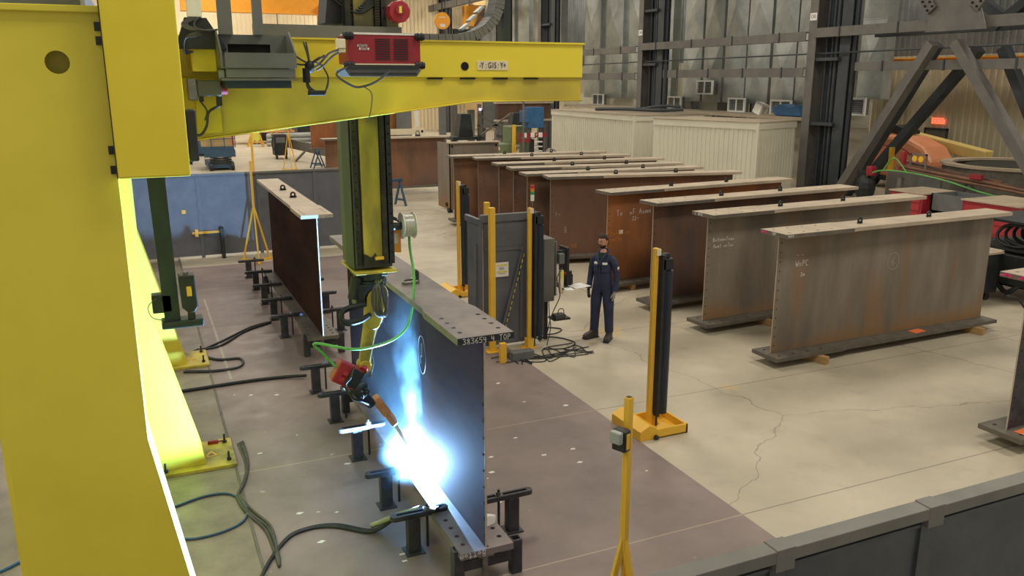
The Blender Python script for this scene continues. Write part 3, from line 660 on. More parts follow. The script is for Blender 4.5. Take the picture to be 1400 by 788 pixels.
cw.stroke([(0, .12), (0, -.02), (-.04, -.02), (-.04, -.1)], .006, (1.70, .0095, 1.30), -X_, Z_); part('chalk_writing', cw, 'chalk_dim', gw)
cw = MB(); scrawl(cw, 'TOP', .05, (-.0045, -.03, 1.945), (0, -.9, 0), Z_, .005); part('chalk_writing', cw, 'chalk', gl)
# chalk on the stored girders (web faces -y)
cw = MB(); cw.stroke([(.13*math.cos(t), .14*math.sin(t)) for t in [i*math.pi/12 for i in range(25)]], .010, (2.58, -.0095, 1.30), X_, Z_)
scrawl(cw, '6', .14, (2.54, -.0095, 1.22), X_, Z_, .007); part('chalk_writing', cw, 'chalk_dim', g6)
cw = MB(); scrawl(cw, 'WnPC', .09, (.48, -.0095, 1.40), X_, Z_, .007); scrawl(cw, '2m', .06, (.60, -.0095, 1.24), X_, Z_, .006); scrawl(cw, '- -', .06, (.5, -.0095, 1.55), X_, Z_, .007); part('chalk_writing', cw, 'chalk', g6)
cw = MB(); scrawl(cw, 'TOPF', .035, (-.0045, .02, 1.933), (0, -.9, 0), Z_, .005); scrawl(cw, 'NOPE', .04, (.03, -.2835, 1.93), X_, Z_, .005); part('chalk_writing', cw, 'chalk', g6)
cw = MB(); cw.stroke([(0, 0), (.14, .01), (.02, .02), (.12, .0)], .012, (-.0045, .26, 1.94), -Y_, Z_); part('paint_mark', cw, 'pink', g6)
cw = MB(); scrawl(cw, 'BotnmnTomn', .065, (.25, -.0095, 1.46), X_, Z_, .006); scrawl(cw, 'Bomt onTon', .06, (.27, -.0095, 1.35), X_, Z_, .006); part('chalk_writing', cw, 'chalk', g5)
cw = MB(); scrawl(cw, 'C  NPPE', .04, (-.0045, .2, 1.928), (0, -1, 0), Z_, .005); part('chalk_writing', cw, 'chalk', g5)
cw = MB(); scrawl(cw, 'Top oF Aomn', .11, (.35, -.0095, 1.45), X_, Z_, .008); scrawl(cw, '22-', .08, (.75, -.0095, 1.32), X_, Z_, .008); part('chalk_writing', cw, 'chalk', g3); part('white_sticker', MB().box(.42, .52, -.0105, -.008, 1.06, 1.14), 'paper', g3)
cw = MB(); scrawl(cw, 'mtomBtom', .10, (.12, -.0095, 1.05), X_, Z_, .007); scrawl(cw, 'onoCtn', .08, (.15, -.0095, .92), X_, Z_, .01); part('crayon_writing', cw, 'chalk_orange', g3)
cw = MB(); scrawl(cw, 'nmo CO', .09, (.40, -.0095, .22), X_, Z_, .009); part('crayon_writing', cw, 'chalk_orange', ga)
cw = MB(); scrawl(cw, 'I-', .1, (.25, -.0095, 1.0), X_, Z_, .012); scrawl(cw, 'omn', .08, (.48, -.0095, .75), -Z_, X_, .009); part('chalk_writing', cw, 'chalk_dim', ga)
cw = MB()
for y in (.26, .05, -.08): cw.stroke([(0, 0), (.13, .015), (.02, .025), (.12, -.01), (.05, .03)], .014, (-.0045, y, 1.94), -Y_, Z_)
cw.stroke([(0, 0), (0, .03), (.03, .02), (.0, -.06), (.03, -.07)], .014, (.115, -.012, 1.72), -Y_, Z_); part('paint_mark', cw, 'pink', gr)

# orange tags lying on bottom flanges
def tagsheet(x, y, z, rz, label):
    o = part('orange_tag_sheet', MB().box(-.14, .14, -.08, .08, 0, .004), 'orange_paper', loc=(x, y, z)); o.rotation_euler = (0, 0, rz); tag(o, label, 'tag')
tagsheet(11.72, 9.55, .183, .1, 'orange paper tag lying on the bottom flange of the circled 6 girder')
tagsheet(9.42, 5.98, .203, .1, 'orange paper tag on the bottom flange of the right-edge girder')
tagsheet(8.78, 23.55, .183, -.1, 'orange tag on the bottom flange of the hindmost girder')
# timber blocks
tb0 = None
WB = [(9.38, 9.6, 1.85, 'timber block under the left end of the circled 6 girder'), (13.0, 9.68, 1.85, 'timber block under the right end of the circled 6 girder'),
      (10.05, 11.6, 1.7, 'timber block under the second girder from the front'), (12.8, 11.8, 1.7, 'timber block under the right end of the second girder from the front'), (8.95, 13.25, 1.6, 'timber block under the left end of the third girder from the front'),
      (13.0, 13.4, 1.6, 'timber block under the right end of the third girder from the front'), (9.25, 14.9, 1.6, 'timber block under the girder behind the worker'), (12.8, 15.1, 1.6, 'timber block under the right end of the orange rusty girder'), (9.05, 17.55, 1.45, 'timber block under the rusty girder left of the worker'), (13.0, 16.95, 1.45, 'timber block under the right end of the front rear-group girder')]
names = ('second girder of the rear group', 'third girder of the rear group', 'fourth girder of the rear group', 'fifth girder of the rear group', 'hindmost girder of the rear group', 'girder cut off by the right picture edge')
ends = (((9.05, 18.5), (13, 18.25)), ((9.4, 19.8), (13.1, 19.35)), ((9.5, 21.05), (13.5, 20.75)), ((9.5, 22.8), (13.2, 22.2)), ((9.2, 23.7), (13, 23.5)), ((9.6, 6.12), (13.6, 6.2)))
for nm_, (e0, e1) in zip(names, ends):
    WB.append((e0[0], e0[1], 1.5, 'timber block under the left end of the ' + nm_)); WB.append((e1[0], e1[1], 1.5, 'timber block under the right end of the ' + nm_))
for (x, y, rz, lab) in WB:
    hh = .14 if y < 7 else zb
    o = part('timber_block', MB().box(-.36, .36, -.05, .05, 0, hh), 'wood', loc=(x, y, 0), bevel=.004); o.rotation_euler = (0, 0, rz)
    tag(o, lab, 'timber block', 'timber blocks under the stored girders')

# ------------------------------------------------------------------ fixture clamps
def make_clamp(label, loc, rz, hot=False):
    t = thing('toe_clamp', label, 'clamp', loc, rz, 'toe clamps along the girders')
    part('foot_plate', MB().box(-.09, .09, -.09, .09, 0, .012), 'fixture', t)
    part('post', MB().box(-.06, .06, -.05, .05, .012, .355), 'fixture', t, bevel=.008)
    n = 8; pts = []
    for i in range(n+1): a = math.pi/2+math.pi*i/n; pts.append((-.17+.045*math.cos(a), .045*math.sin(a)))
    for i in range(n+1): a = -math.pi/2+math.pi*i/n; pts.append((.30+.045*math.cos(a), .045*math.sin(a)))
    br = part('slotted_bar', MB().prism(pts, 'z', .355, .405), 'fixture', t, bevel=.005)
    c = MB(); pts = []
    for i in range(n+1): a = math.pi/2+math.pi*i/n; pts.append((-.14+.016*math.cos(a), .016*math.sin(a)))
    for i in range(n+1): a = -math.pi/2+math.pi*i/n; pts.append((.27+.016*math.cos(a), .016*math.sin(a)))
    cut(br, c.prism(pts, 'z', .3, .45))
    part('tie_rod', MB().cyl((.14, 0, .02), (.14, 0, .46), .013, n=10), 'black', t)
    part('nut', MB().cyl((.14, 0, .405), (.14, 0, .435), .028, n=6).cyl((.14, 0, .405), (.14, 0, .411), .04, n=12), 'steel', t)
    return t
c0 = make_clamp('toe clamp at the near left corner of the welded girder, hose end over it', (2.0, 6.78, 0), 0)
o_ = [(2.0, 7.72, 0, 'toe clamp directly below the welding arc'), (2.0, 8.95, 0, 'toe clamp whose bar glares white beside the torch holder'), (2.0, 10.15, 0, 'toe clamp below the wire feeder of the robot'),
      (1.98, 11.3, 0, 'toe clamp at the end of the long black floor hose'), (3.0, 6.76, math.pi, 'toe clamp right of the near end of the welded girder'), (3.0, 8.9, math.pi, 'toe clamp hidden right of the welded girder'),
      (2.0, 14.14, 0, 'first toe clamp left of the rear fixture girder, nearest the camera'), (2.0, 15.32, 0, 'second toe clamp left of the rear fixture girder'), (2.0, 16.54, 0, 'third toe clamp left of the rear fixture girder'),
      (2.0, 17.8, 0, 'fourth toe clamp left of the rear fixture girder'), (2.0, 19.0, 0, 'farthest toe clamp left of the rear fixture girder, by the tripod'),
      (2.98, 14.18, math.pi, 'nearest toe clamp right of the rear fixture girder'), (2.98, 15.42, math.pi, 'second toe clamp right of the rear fixture girder'), (2.98, 16.6, math.pi, 'farthest toe clamp right of the rear fixture girder')]
for x, y, rz, lab in o_: dup(c0, (x, y, 0), rz, lab)
def make_rest(label, loc):
    t = thing('girder_rest', label, 'stand', loc, 0, 'tube stands under the girder ends')
    for x in (-.29, .26):
        p_ = part('upright', MB().box(x, x+.10, -.05, .05, 0, .36 if x < 0 else .335), 'fixture', t, bevel=.008)
        cut(p_, MB().box(x+.018, x+.082, -.032, .032, .2, .5))
    part('cross_channel', MB().box(-.19, .26, -.04, .04, .14, .24), 'fixture', t)
    part('screw_jack', MB().cyl((0, -.04, .0), (0, -.04, .30), .03, n=12).box(-.07, .07, -.08, .06, .26, .30), 'steel', t)
    return t
r0 = make_rest('tube stand under the near end of the welded girder', (2.43, 6.10, 0))
dup(r0, (2.43, 10.4, 0), 0, 'tube stand under the far end of the welded girder')
dup(r0, (2.40, 12.95, 0), 0, 'tube stand under the near end of the rear fixture girder')
dup(r0, (2.40, 17.4, 0), 0, 'tube stand under the far end of the rear fixture girder')
ws = MB().prism([(0, 0), (.2, 0), (.16, .06), (.02, .1)], 'x', 0, .14)
o = part('crumpled_wipe', ws, 'white', loc=(2.52, 6.3, .375), bevel=.01); o.rotation_euler = (0, .25, .3); tag(o, 'crumpled pale wipe lying beside the web at the welded girder end', 'cloth')
sh = thing('lifting_shackle', 'steel lifting shackle lying on top of the welded girder', 'shackle', (2.42, 7.95, 2.30), .6)
part('ring', MB().tube([(.1*math.cos(t)-.03, .06*math.sin(t), .02) for t in [i*math.pi/6 for i in range(13)]], .014, 8, 3), 'steel', sh, smooth=True)
part('bow', MB().tube([(.02, -.05, .02), (.05, -.03, .09), (.07, .0, .105), (.09, .03, .09), (.11, .05, .02)], .016, 8), 'black', sh, smooth=True)
part('pin', MB().cyl((.01, -.07, .02), (.12, .07, .02), .012, n=8), 'steel', sh)

# the arc itself and its fume
def em(name, col, st):
    m = bpy.data.materials.new(name); m.use_nodes = True; nt = m.node_tree; nt.nodes.clear()
    e = nt.nodes.new('ShaderNodeEmission'); e.inputs[0].default_value = col; e.inputs[1].default_value = st
    q = nt.nodes.new('ShaderNodeOutputMaterial'); nt.links.new(e.outputs[0], q.inputs[0]); return m
ARC_M = em('arc_plasma', (.28, .56, 1.0, 1), ARC_W/(math.pi*4*math.pi*.014**2))
ao = part('welding_arc', MB().sphere((0, 0, 0), .014, .014, .014, 14, 8), ARC_M, loc=(ARC[0], ARC[1], ARC[2])); tag(ao, 'blinding blue-white welding arc at the foot of the girder web', 'welding arc'); ao.visible_shadow = True
def fume():
    m = bpy.data.materials.new('weld_fume'); m.use_nodes = True; nt = m.node_tree; N = nt.nodes; L = nt.links; N.clear()
    out = N.new('ShaderNodeOutputMaterial'); vs = N.new('ShaderNodeVolumePrincipled'); L.new(vs.outputs[0], out.inputs['Volume'])
    vs.inputs['Color'].default_value = (.5, .85, 1, 1); vs.inputs['Anisotropy'].default_value = .0
    tc = N.new('ShaderNodeTexCoord'); sp = N.new('ShaderNodeSeparateXYZ'); L.new(tc.outputs['Object'], sp.inputs[0])
    def mt(op, a, b=None, c=None, cl=False):
        n = N.new('ShaderNodeMath'); n.operation = op; n.use_clamp = cl
        for i, v in enumerate((a, b, c)):
            if v is None: continue
            if isinstance(v, (int, float)): n.inputs[i].default_value = v
            else: L.new(v, n.inputs[i])
        return n.outputs[0]
    no = N.new('ShaderNodeTexNoise'); no.inputs['Scale'].default_value = 4.2; no.inputs['Detail'].default_value = 5
    mp = N.new('ShaderNodeMapping'); mp.inputs['Scale'].default_value = (1.4, 1.4, .7); L.new(tc.outputs['Object'], mp.inputs[0]); L.new(mp.outputs[0], no.inputs['Vector'])
    z = sp.outputs[2]
    # plume axis bends with height, radius widens
    sway = mt('MULTIPLY', mt('SUBTRACT', no.outputs['Fac'], .5), .22)
    dx = mt('ADD', mt('ADD', sp.outputs[0], mt('MULTIPLY', z, .04)), sway); dy = mt('SUBTRACT', sp.outputs[1], mt('MULTIPLY', z, .12))
    rr = mt('SQRT', mt('ADD', mt('MULTIPLY', dx, dx), mt('MULTIPLY', dy, dy)))
    rad = mt('ADD', mt('MULTIPLY', z, .12), .06)
    core = mt('SUBTRACT', 1.0, mt('DIVIDE', rr, rad), None, True)
    fade = mt('SUBTRACT', 1.0, mt('DIVIDE', z, 1.9), None, True)
    n2 = mt('MULTIPLY', mt('SUBTRACT', no.outputs['Fac'], .40), 4.5, None, True)
    d1 = mt('MULTIPLY', mt('MULTIPLY', core, n2), mt('MULTIPLY', fade, 6.0))
    # thick fume ball added round the arc, standing in for its bloom
    sx = N.new('ShaderNodeVectorMath'); sx.operation = 'LENGTH'; L.new(tc.outputs['Object'], sx.inputs[0])
    ball = mt('SUBTRACT', 1.0, mt('DIVIDE', sx.outputs['Value'], .5), None, True)
    d2 = mt('MULTIPLY', mt('POWER', ball, 2.0), 2.4)
    # thin haze round the plume
    wide = mt('SUBTRACT', 1.0, mt('DIVIDE', rr, mt('ADD', mt('MULTIPLY', z, .25), .38)), None, True)
    d3 = mt('MULTIPLY', mt('MULTIPLY', wide, fade), .07)
    L.new(mt('ADD', mt('ADD', d1, d2), d3), vs.inputs['Density'])
    return m
FM = fume()
fo = part('weld_fume', MB().add([(-.5, -.5, -.02), (.014, -.5, -.02), (.014, .5, -.02), (-.5, .5, -.02), (-.75, -.5, 1.82), (.014, -.5, 1.82), (.014, .9, 1.82), (-.75, .9, 1.82)],
    [(0, 3, 2, 1), (4, 5, 6, 7), (0, 1, 5, 4), (1, 2, 6, 5), (2, 3, 7, 6), (3, 0, 4, 7)]), FM, loc=(ARC[0], ARC[1], ARC[2]))
fo['kind'] = 'stuff'; tag(fo, 'blue lit plume of welding fume rising from the arc along the web', 'smoke')

# ------------------------------------------------------------------ light curtain posts
def curtain_post(label, loc, rz, base=True):
    t = thing('light_curtain_post', label, 'safety post', loc, rz, 'yellow posts with rolled dark curtains')
    part('post', MB().box(-.03, .03, -.03, .03, .0 if not base else .03, 2.33), 'safety', t, bevel=.006)
    part('post_cap', MB().box(-.01, .05, -.045, .02, 2.24, 2.32), 'label', t)
    r = MB().box(.055, .10, -.09, .02, .16, 2.25); part('curtain_track', r, 'black', t, bevel=.006)
    rl_ = MB(); n = 14
    rl_.tube([(.15, -.04, .20), (.152, -.04, 1.0), (.15, -.042, 1.6), (.148, -.04, 2.05)], .075, 12, 5)
    part('rolled_curtain', rl_, 'navy', t, smooth=True)
    part('curtain_head', MB().box(.06, .21, -.09, .04, 2.06, 2.20).box(.09, .17, -.06, .02, 2.2, 2.26), 'rubber', t, bevel=.008)
    part('bottom_rod', MB().cyl((.08, -.05, .03), (.08, -.05, .2), .012, n=8), 'black', t)
    if base:
        b = MB().box(-.36, .17, -.36, -.28, 0, .11).box(.12, .17, -.36, .3, 0, .11).box(-.36, .17, .25, .3, 0, .11)
        part('tray_frame', MB().box(-.10, .36, -.34, -.31, 0, .12).box(.33, .36, -.34, .22, 0, .12).box(-.10, .36, .19, .22, 0, .12).box(-.12, .36, -.34, .22, 0, .02), 'safety', t, bevel=.004)
        part('counterweight', MB().prism([(-.34, 0), (-.10, 0), (-.10, .14), (-.2, .19), (-.34, .12)], 'y', -.34, .34), 'safety', t, bevel=.006)
        part('caster', MB().cyl((-.12, -.38, .03), (-.12, -.35, .03), .03, n=12), 'black', t)
        part('gusset', MB().prism([(.045, .02), (.16, .02), (.045, .2)], 'y', -.005, .005), 'safety', t)
    else: part('foot_bracket', MB().box(-.05, .05, -.07, .07, 0, .16).box(-.14, .14, -.09, .09, 0, .01), 'safety', t)
    return t
p1 = curtain_post('yellow curtain post on a wide yellow tray base, in front of the stored girders', (5.60, 8.33, 0), 0)
dup(p1, (5.80, 15.75, 0), 0, 'yellow curtain post on a tray base between the welded girder and rear girder group')
p3 = curtain_post('yellow curtain post with the stack light, at the right side of the grey booth', (5.60, 11.92, 0), 0, False)
sl = thing('stack_light', 'red amber green stack light on top of the booth post', 'signal light', (5.66, 11.95, 2.33))
part('stem', MB().cyl((0, 0, 0), (0, 0, .10), .008, n=8), 'steel', sl)
for k, (mm, h0) in enumerate((('white', .10), ('lgreen', .20), ('lamber', .25), ('lred', .30))): part('lens', MB().cyl((0, 0, h0), (0, 0, h0+(.1 if k == 0 else .05)), .03, n=14), mm, sl, smooth=True)
def ypost(x, y, h, label, w=.09):
    o = part('yellow_post', MB().box(-w/2, w/2, -w/2, w/2, 0, h).box(-.12, .12, -.12, .12, 0, .015), 'safety', loc=(x, y, 0), bevel=.005); tag(o, label, 'safety post'); return o
ypost(4.97, 11.98, 2.36, 'plain yellow square post in front of the left side of the grey booth')
ypost(5.55, 13.6, 2.2, 'yellow post rising behind the grey booth')
ypost(25.3, 22.6, 1.9, 'yellow bollard behind the girders at the right', .14)
ypost(15.1, 33.8, 2.4, 'thin yellow post beside the olive green machine', .13)
ypost(5.0, 42.0, 1.68, 'pale yellow post standing beyond the far fence', .1)

# booth panel
bp = thing('welding_booth_panel', 'dark grey sheet booth with notice and diagonal striped brace', 'booth', (4.80, 12.15, 0))
part('front_sheet', MB().box(.10, .98, .02, .035, .03, 2.10), 'fence', bp)
part('top_rail', MB().box(.05, 1.05, -.02, .06, 2.10, 2.22), 'fence', bp, bevel=.006)
part('side_sheet', MB().box(.03, .045, .05, .55, .03, 2.1), 'fence', bp)
part('side_rail', MB().box(.0, .06, .0, .6, 2.06, 2.16), 'fence', bp, bevel=.006)
part('corner_post', MB().box(.02, .08, -.01, .05, 0, 2.15), 'fence', bp, bevel=.004)
part('side_bar', MB().box(-.01, .012, .1, .13, .1, 1.75), 'duct_dark', bp)
part('middle_rail', MB().box(.12, .80, .0, .02, 1.62, 1.68).box(.74, .80, -.01, .02, .1, 1.68), 'fence', bp)
part('brace', MB().bar((.76, -.005, 1.60), (.40, -.005, .30), .03, .07, (0, 1, 0)), 'fence', bp)
zz = MB()
for k in range(13):
    f0 = k/13; a = Vector((.80, -.025, 1.55)).lerp(Vector((.45, -.025, .28)), f0); b = Vector((.80, -.025, 1.55)).lerp(Vector((.45, -.025, .28)), f0+.045); zz.bar(a, b, .008, .028, (0, 1, 0))
part('brace_stripes', zz, 'paleyellow', bp)
nt_ = part('notice', MB().box(.29, .53, -.006, .0, 1.19, 1.43), 'paper', bp)
part('notice_band', MB().box(.32, .50, -.009, -.006, 1.26, 1.285).box(.32, .50, -.009, -.006, 1.37, 1.395), 'paleyellow', nt_)
part('notice_lines', MB().box(.37, .45, -.009, -.006, 1.34, 1.345).box(.36, .46, -.009, -.006, 1.325, 1.33).box(.36, .45, -.009, -.006, 1.305, 1.31).box(.35, .47, -.009, -.006, 1.24, 1.245), 'ink', nt_)

# control cabinet behind
cc = thing('control_cabinet', 'grey control cabinet with pendant shelf right of the booth', 'cabinet', (5.90, 11.95, 0))
part('cabinet_body', MB().box(.0, .20, .05, .55, .72, 1.78), 'column', cc, bevel=.01)
part('cabinet_door', MB().box(.22, .25, .07, .53, .80, 1.72), 'duct_dark', cc, bevel=.006)
part('stand_leg', MB().box(.02, .08, .25, .31, 0, .72), 'black', cc); part('stand_leg', MB().box(.12, .18, .25, .31, 0, .72), 'black', cc)
part('monitor_arm', MB().box(.25, .45, .1, .14, 1.50, 1.56).box(.43, .47, .05, .35, .95, 1.6), 'black', cc)
part('operator_box', MB().box(.26, .36, .0, .12, 1.35, 1.52), 'grey_paint', cc, bevel=.008)
part('button_panel', MB().box(.27, .33, -.03, .02, .85, 1.25), 'label', cc, bevel=.004)
part('yellow_button_plate', MB().box(.275, .325, -.036, -.03, 1.12, 1.24), 'paleyellow', cc)
part('stop_button', MB().cyl((.345, -.03, 1.2), (.345, -.06, 1.2), .02, n=12), 'red', cc)
part('document_shelf', MB().box(.30, .62, -.05, .35, .93, .95), 'black', cc)
part('shelf_gear', MB().box(.45, .6, .15, .3, .95, 1.12).cyl((.5, .1, .95), (.5, .1, 1.2), .045, n=12), 'rubber', cc, bevel=.01)
part('keyboard_shelf', MB().box(.12, .42, -.12, .12, .42, .45), 'black', cc)
part('keyboard_gear', MB().box(.16, .34, -.1, .05, .45, .51).tube([(.2, -.08, .5), (.22, -.08, .6), (.3, -.08, .6), (.32, -.08, .5)], .008, 6), 'cable', cc)
part('cables', MB().tube([(.3, -.04, 1.3), (.18, -.08, 1.15), (.22, -.08, .95), (.24, -.06, .8), (.1, -.05, .5), (.02, -.05, .2)], .009, 6).tube([(.06, -.02, .75), (.04, -.1, .5), (.06, -.1, .3), (.02, -.05, .0)], .008, 6), 'cable', cc, smooth=True)
o = part('paper_sheet', MB().box(-.16, .16, -.14, .14, 0, .003), 'paper', loc=(6.52, 11.93, .955)); o.rotation_euler = (0, 0, .2); tag(o, 'large white sheet of paper hanging over the cabinet shelf', 'paper')
o = part('paper_sheet', MB().box(-.07, .07, -.09, .09, 0, .003), 'paper', loc=(6.26, 11.80, .955)); o.rotation_euler = (0, 0, -.2); tag(o, 'small curled white paper beside the large sheet on the shelf', 'paper')
pw = thing('power_strip_box', 'small grey power box with yellow bracket on the floor behind the welded girder', 'electrical box', (5.05, 11.35, 0))
part('box', MB().box(0, .38, 0, .16, 0, .14), 'grey_paint', pw, bevel=.01); part('bracket', MB().box(-.2, -.10, .0, .08, 0, .32), 'safety', pw, bevel=.005)
c = MB()
for k in range(8):
    a = [(5.1+random.uniform(-.3, 1.4), 11.35+random.uniform(-.25, .45), .012) for _ in range(6)]; a.sort(); c.tube(a, .008, 6)
c.tube([(5.75, 11.7, .012), (6.1, 11.6, .012), (6.4, 11.8, .012), (6.25, 12.2, .012), (5.95, 12.3, .012), (5.9, 12.1, .012)], .01, 6)
c.tube([(5.9, 12.5, .012), (6.3, 12.4, .012), (6.55, 12.6, .012), (6.3, 12.8, .012), (6.0, 12.7, .012)], .01, 6)
o = part('cable_tangle', c, 'rubber', smooth=True); tag(o, 'tangle of thin black cables on the floor under the control cabinet', 'cables')

# tripods
def tripod(label, loc, h, device, rz=0, w=.027, lz=.56, sp=.42):
    t = thing('sensor_tripod', label, 'stand', loc, rz, 'yellow tripod posts')
    part('pole', MB().box(-w, w, -w, w, h*lz-.1, h), 'safety', t, bevel=.004)
    part('pole_socket', MB().box(-w*.7, w*.7, -w*.7, w*.7, h-.004, h+.003), 'black', t)
    for a in (0, 1, 2):
        q = a*2*math.pi/3+.5; part('leg', MB().bar((0, 0, h*lz), (sp*.86*math.cos(q), sp*.86*math.sin(q), .03), .035, .035), 'safety', t)
        part('foot_bar', MB().bar((0, 0, .03), (sp*math.cos(q), sp*math.sin(q), .03), .06, .05), 'safety', t)
    if device:
        d = part('sensor', MB().box(-.10, -.035, -.05, .05, h-.33, h-.19), 'black', t, bevel=.008)
        part('sensor_plate', MB().box(-.085, -.055, -.056, -.05, h-.31, h-.21), 'safety', d)
        part('sensor_window', MB().box(-.14, -.10, -.04, .04, h-.27, h-.19), 'duct', d, bevel=.01)
    return t
tripod('tall yellow tripod post with a sensor, standing nearest the camera', (2.62, 4.12, 0), 2.40, True, .4, .022, .6, .36)
tripod('yellow tripod post by the far fence behind the rear fixture girder', (2.40, 20.7, 0), 2.43, False)
tripod('thin yellow tripod post standing beyond the far fence', (6.75, 42.0, 0), 3.4, False)

# ------------------------------------------------------------------ fences
ff = thing('far_enclosure_fence', 'long dark grey sheet fence behind the fixture, blue in the arc light', 'fence', (-1.6, 21.75, 0))
for i in range(5):
    x0 = i*1.42
    part('fence_panel', MB().box(x0+.03, x0+1.39, 0, .02, .05, 2.03), 'fence', ff)
    for xx in (x0, x0+1.38): part('frame_post', MB().box(xx, xx+.04, -.02, .03, .0, 2.03), 'fence', ff)
part('cap_rail', MB().box(0, 7.12, -.04, .05, 2.03, 2.08), 'fence_cap', ff)
part('door_bar', MB().box(2.62, 3.28, -.06, -.03, .60, .66).box(2.68, 2.76, -.09, -.02, .54, .72), 'safety', ff, bevel=.004)
part('latch_box', MB().box(2.42, 2.52, -.06, -.02, 1.12, 1.22), 'safety', ff, bevel=.004)
part('support_foot', MB().box(3.26, 3.34, -.35, -.02, 0, .75), 'black', ff)
fn = thing('near_enclosure_fence', 'dark grey sheet fence crossing the bottom right corner', 'fence', (1.69, 2.90, 0))
xs = [1.35, 2.53, 3.98, 5.4]
xs = [.0, 1.06, 2.12, 3.18, 4.24, 5.30]
for i in range(5):
    x0, x1 = xs[i]+.02, xs[i+1]-.02
    part('fence_panel', MB().box(x0+.0, x1, 0, .02, .05, 1.93), 'fence_front', fn)
    for xx in (x0-.02, x1-.03): part('frame_post', MB().box(xx, xx+.05, -.02, .035, 0, 1.96), 'fence_front', fn)
    part('frame_rail', MB().box(x0+.03, x1-.03, -.015, .03, 1.89, 1.91), 'fence_front', fn)
    part('cap_rail', MB().box(x0-.02, x1+.02, -.05, .05, 1.95, 2.02), 'fence_cap', fn, bevel=.004)
    part('cap_joint', MB().box(x0-.06, x0+.06, -.052, .052, 1.90, 2.026), 'fence_cap', fn, bevel=.003)

# ------------------------------------------------------------------ hoses on the floor
def hose(name, label, pts, r, mat='rubber', multi=1, sp=.02):
    mb = MB()
    for k in range(multi): mb.tube([(p[0]+k*sp*(.5+.5*math.sin(i*1.3+k)), p[1]+k*sp*.7, (p[2] if len(p) > 2 else r)+.001*k) for i, p in enumerate(pts)], r, 8)
    o = part(name, mb, mat, smooth=True); tag(o, label, 'hose'); return o
hose('ground_cable', 'black earth cable looping across the floor to the near clamp', [(.50, 6.3), (.6, 6.85), (.92, 7.42), (1.15, 7.55), (1.4, 7.5), (1.66, 7.27), (1.8, 7.2, .06), (1.95, 7.1, .2), (2.1, 6.85, .36), (2.2, 6.7, .42)], .014, 'rubber', 3)
cg = MB().tube([(1.72, 7.25, .08), (1.95, 7.1, .22), (2.1, 6.86, .38)], .028)
o = part('earth_clamp', cg, 'steel', smooth=True); tag(o, 'purple lit metal earth clamp at the end of the black cable', 'clamp')
hose('air_hose', 'thick dark hose lying straight from the gantry foot to a toe clamp', [(.0, 12.02), (.5, 12.05), (1.1, 12.08), (1.6, 12.05), (1.95, 11.9, .05)], .025)
hose('coiled_hose', 'coiled black hoses around the base of the third gantry column', [(.3, 13.6), (.9, 14.2), (1.5, 14.9), (1.9, 15.1), (1.4, 14.7), (.9, 14.0), (.5, 13.9), (.8, 13.3), (1.15, 13.2), (1.1, 12.8), (.7, 12.75), (.3, 12.9)], .016, 'rubber', 2, .04)
hose('loop_hose', 'blue-grey hose loop on the floor beside the second gantry base plate', [(-.05, 8.55), (.3, 8.68), (.55, 8.6), (.66, 8.25), (.6, 7.98), (.4, 7.85), (.15, 7.82), (-.05, 7.9)], .013, 'bluedark')
hose('cable_run', 'bundle of grey cables along the rail beside the gantry bases', [(.76, 9.9), (.78, 9.3), (.70, 8.8), (.60, 8.5), (.66, 8.1), (.78, 7.7), (.80, 7.2), (.80, 7.0)], .014, 'cable', 3, .03)
hose('corner_cable', 'blue and black cables on the floor left of the nearest column', [(-1.9, 8.0), (-1.6, 7.9), (-1.3, 8.1), (-1.05, 8.4)], .014, 'blue')
hose('corner_hose', 'black hoses on the floor in the bottom left corner', [(-1.9, 7.2), (-1.6, 7.1), (-1.3, 7.3), (-1.0, 7.6), (-.8, 7.2), (-1.1, 6.9), (-1.5, 6.8)], .016, 'rubber', 2, .05)
hose('power_lead', 'dark lead curling on the floor past the circled 6 girder end', [(13.75, 9.5, .6), (14.1, 9.5, .5), (14.25, 9.3, .2), (14.2, 8.9, .02), (14.5, 8.7, .02), (15, 8.7, .02)], .02)
o = part('red_hand_tool', MB().box(0, .12, 0, .03, .04, .08).cyl((.12, .015, .06), (.2, .015, .06), .01, n=8), 'red', loc=(.42, 9.95, 0)); tag(o, 'small red hand tool on the base plate of the second gantry column', 'tool')

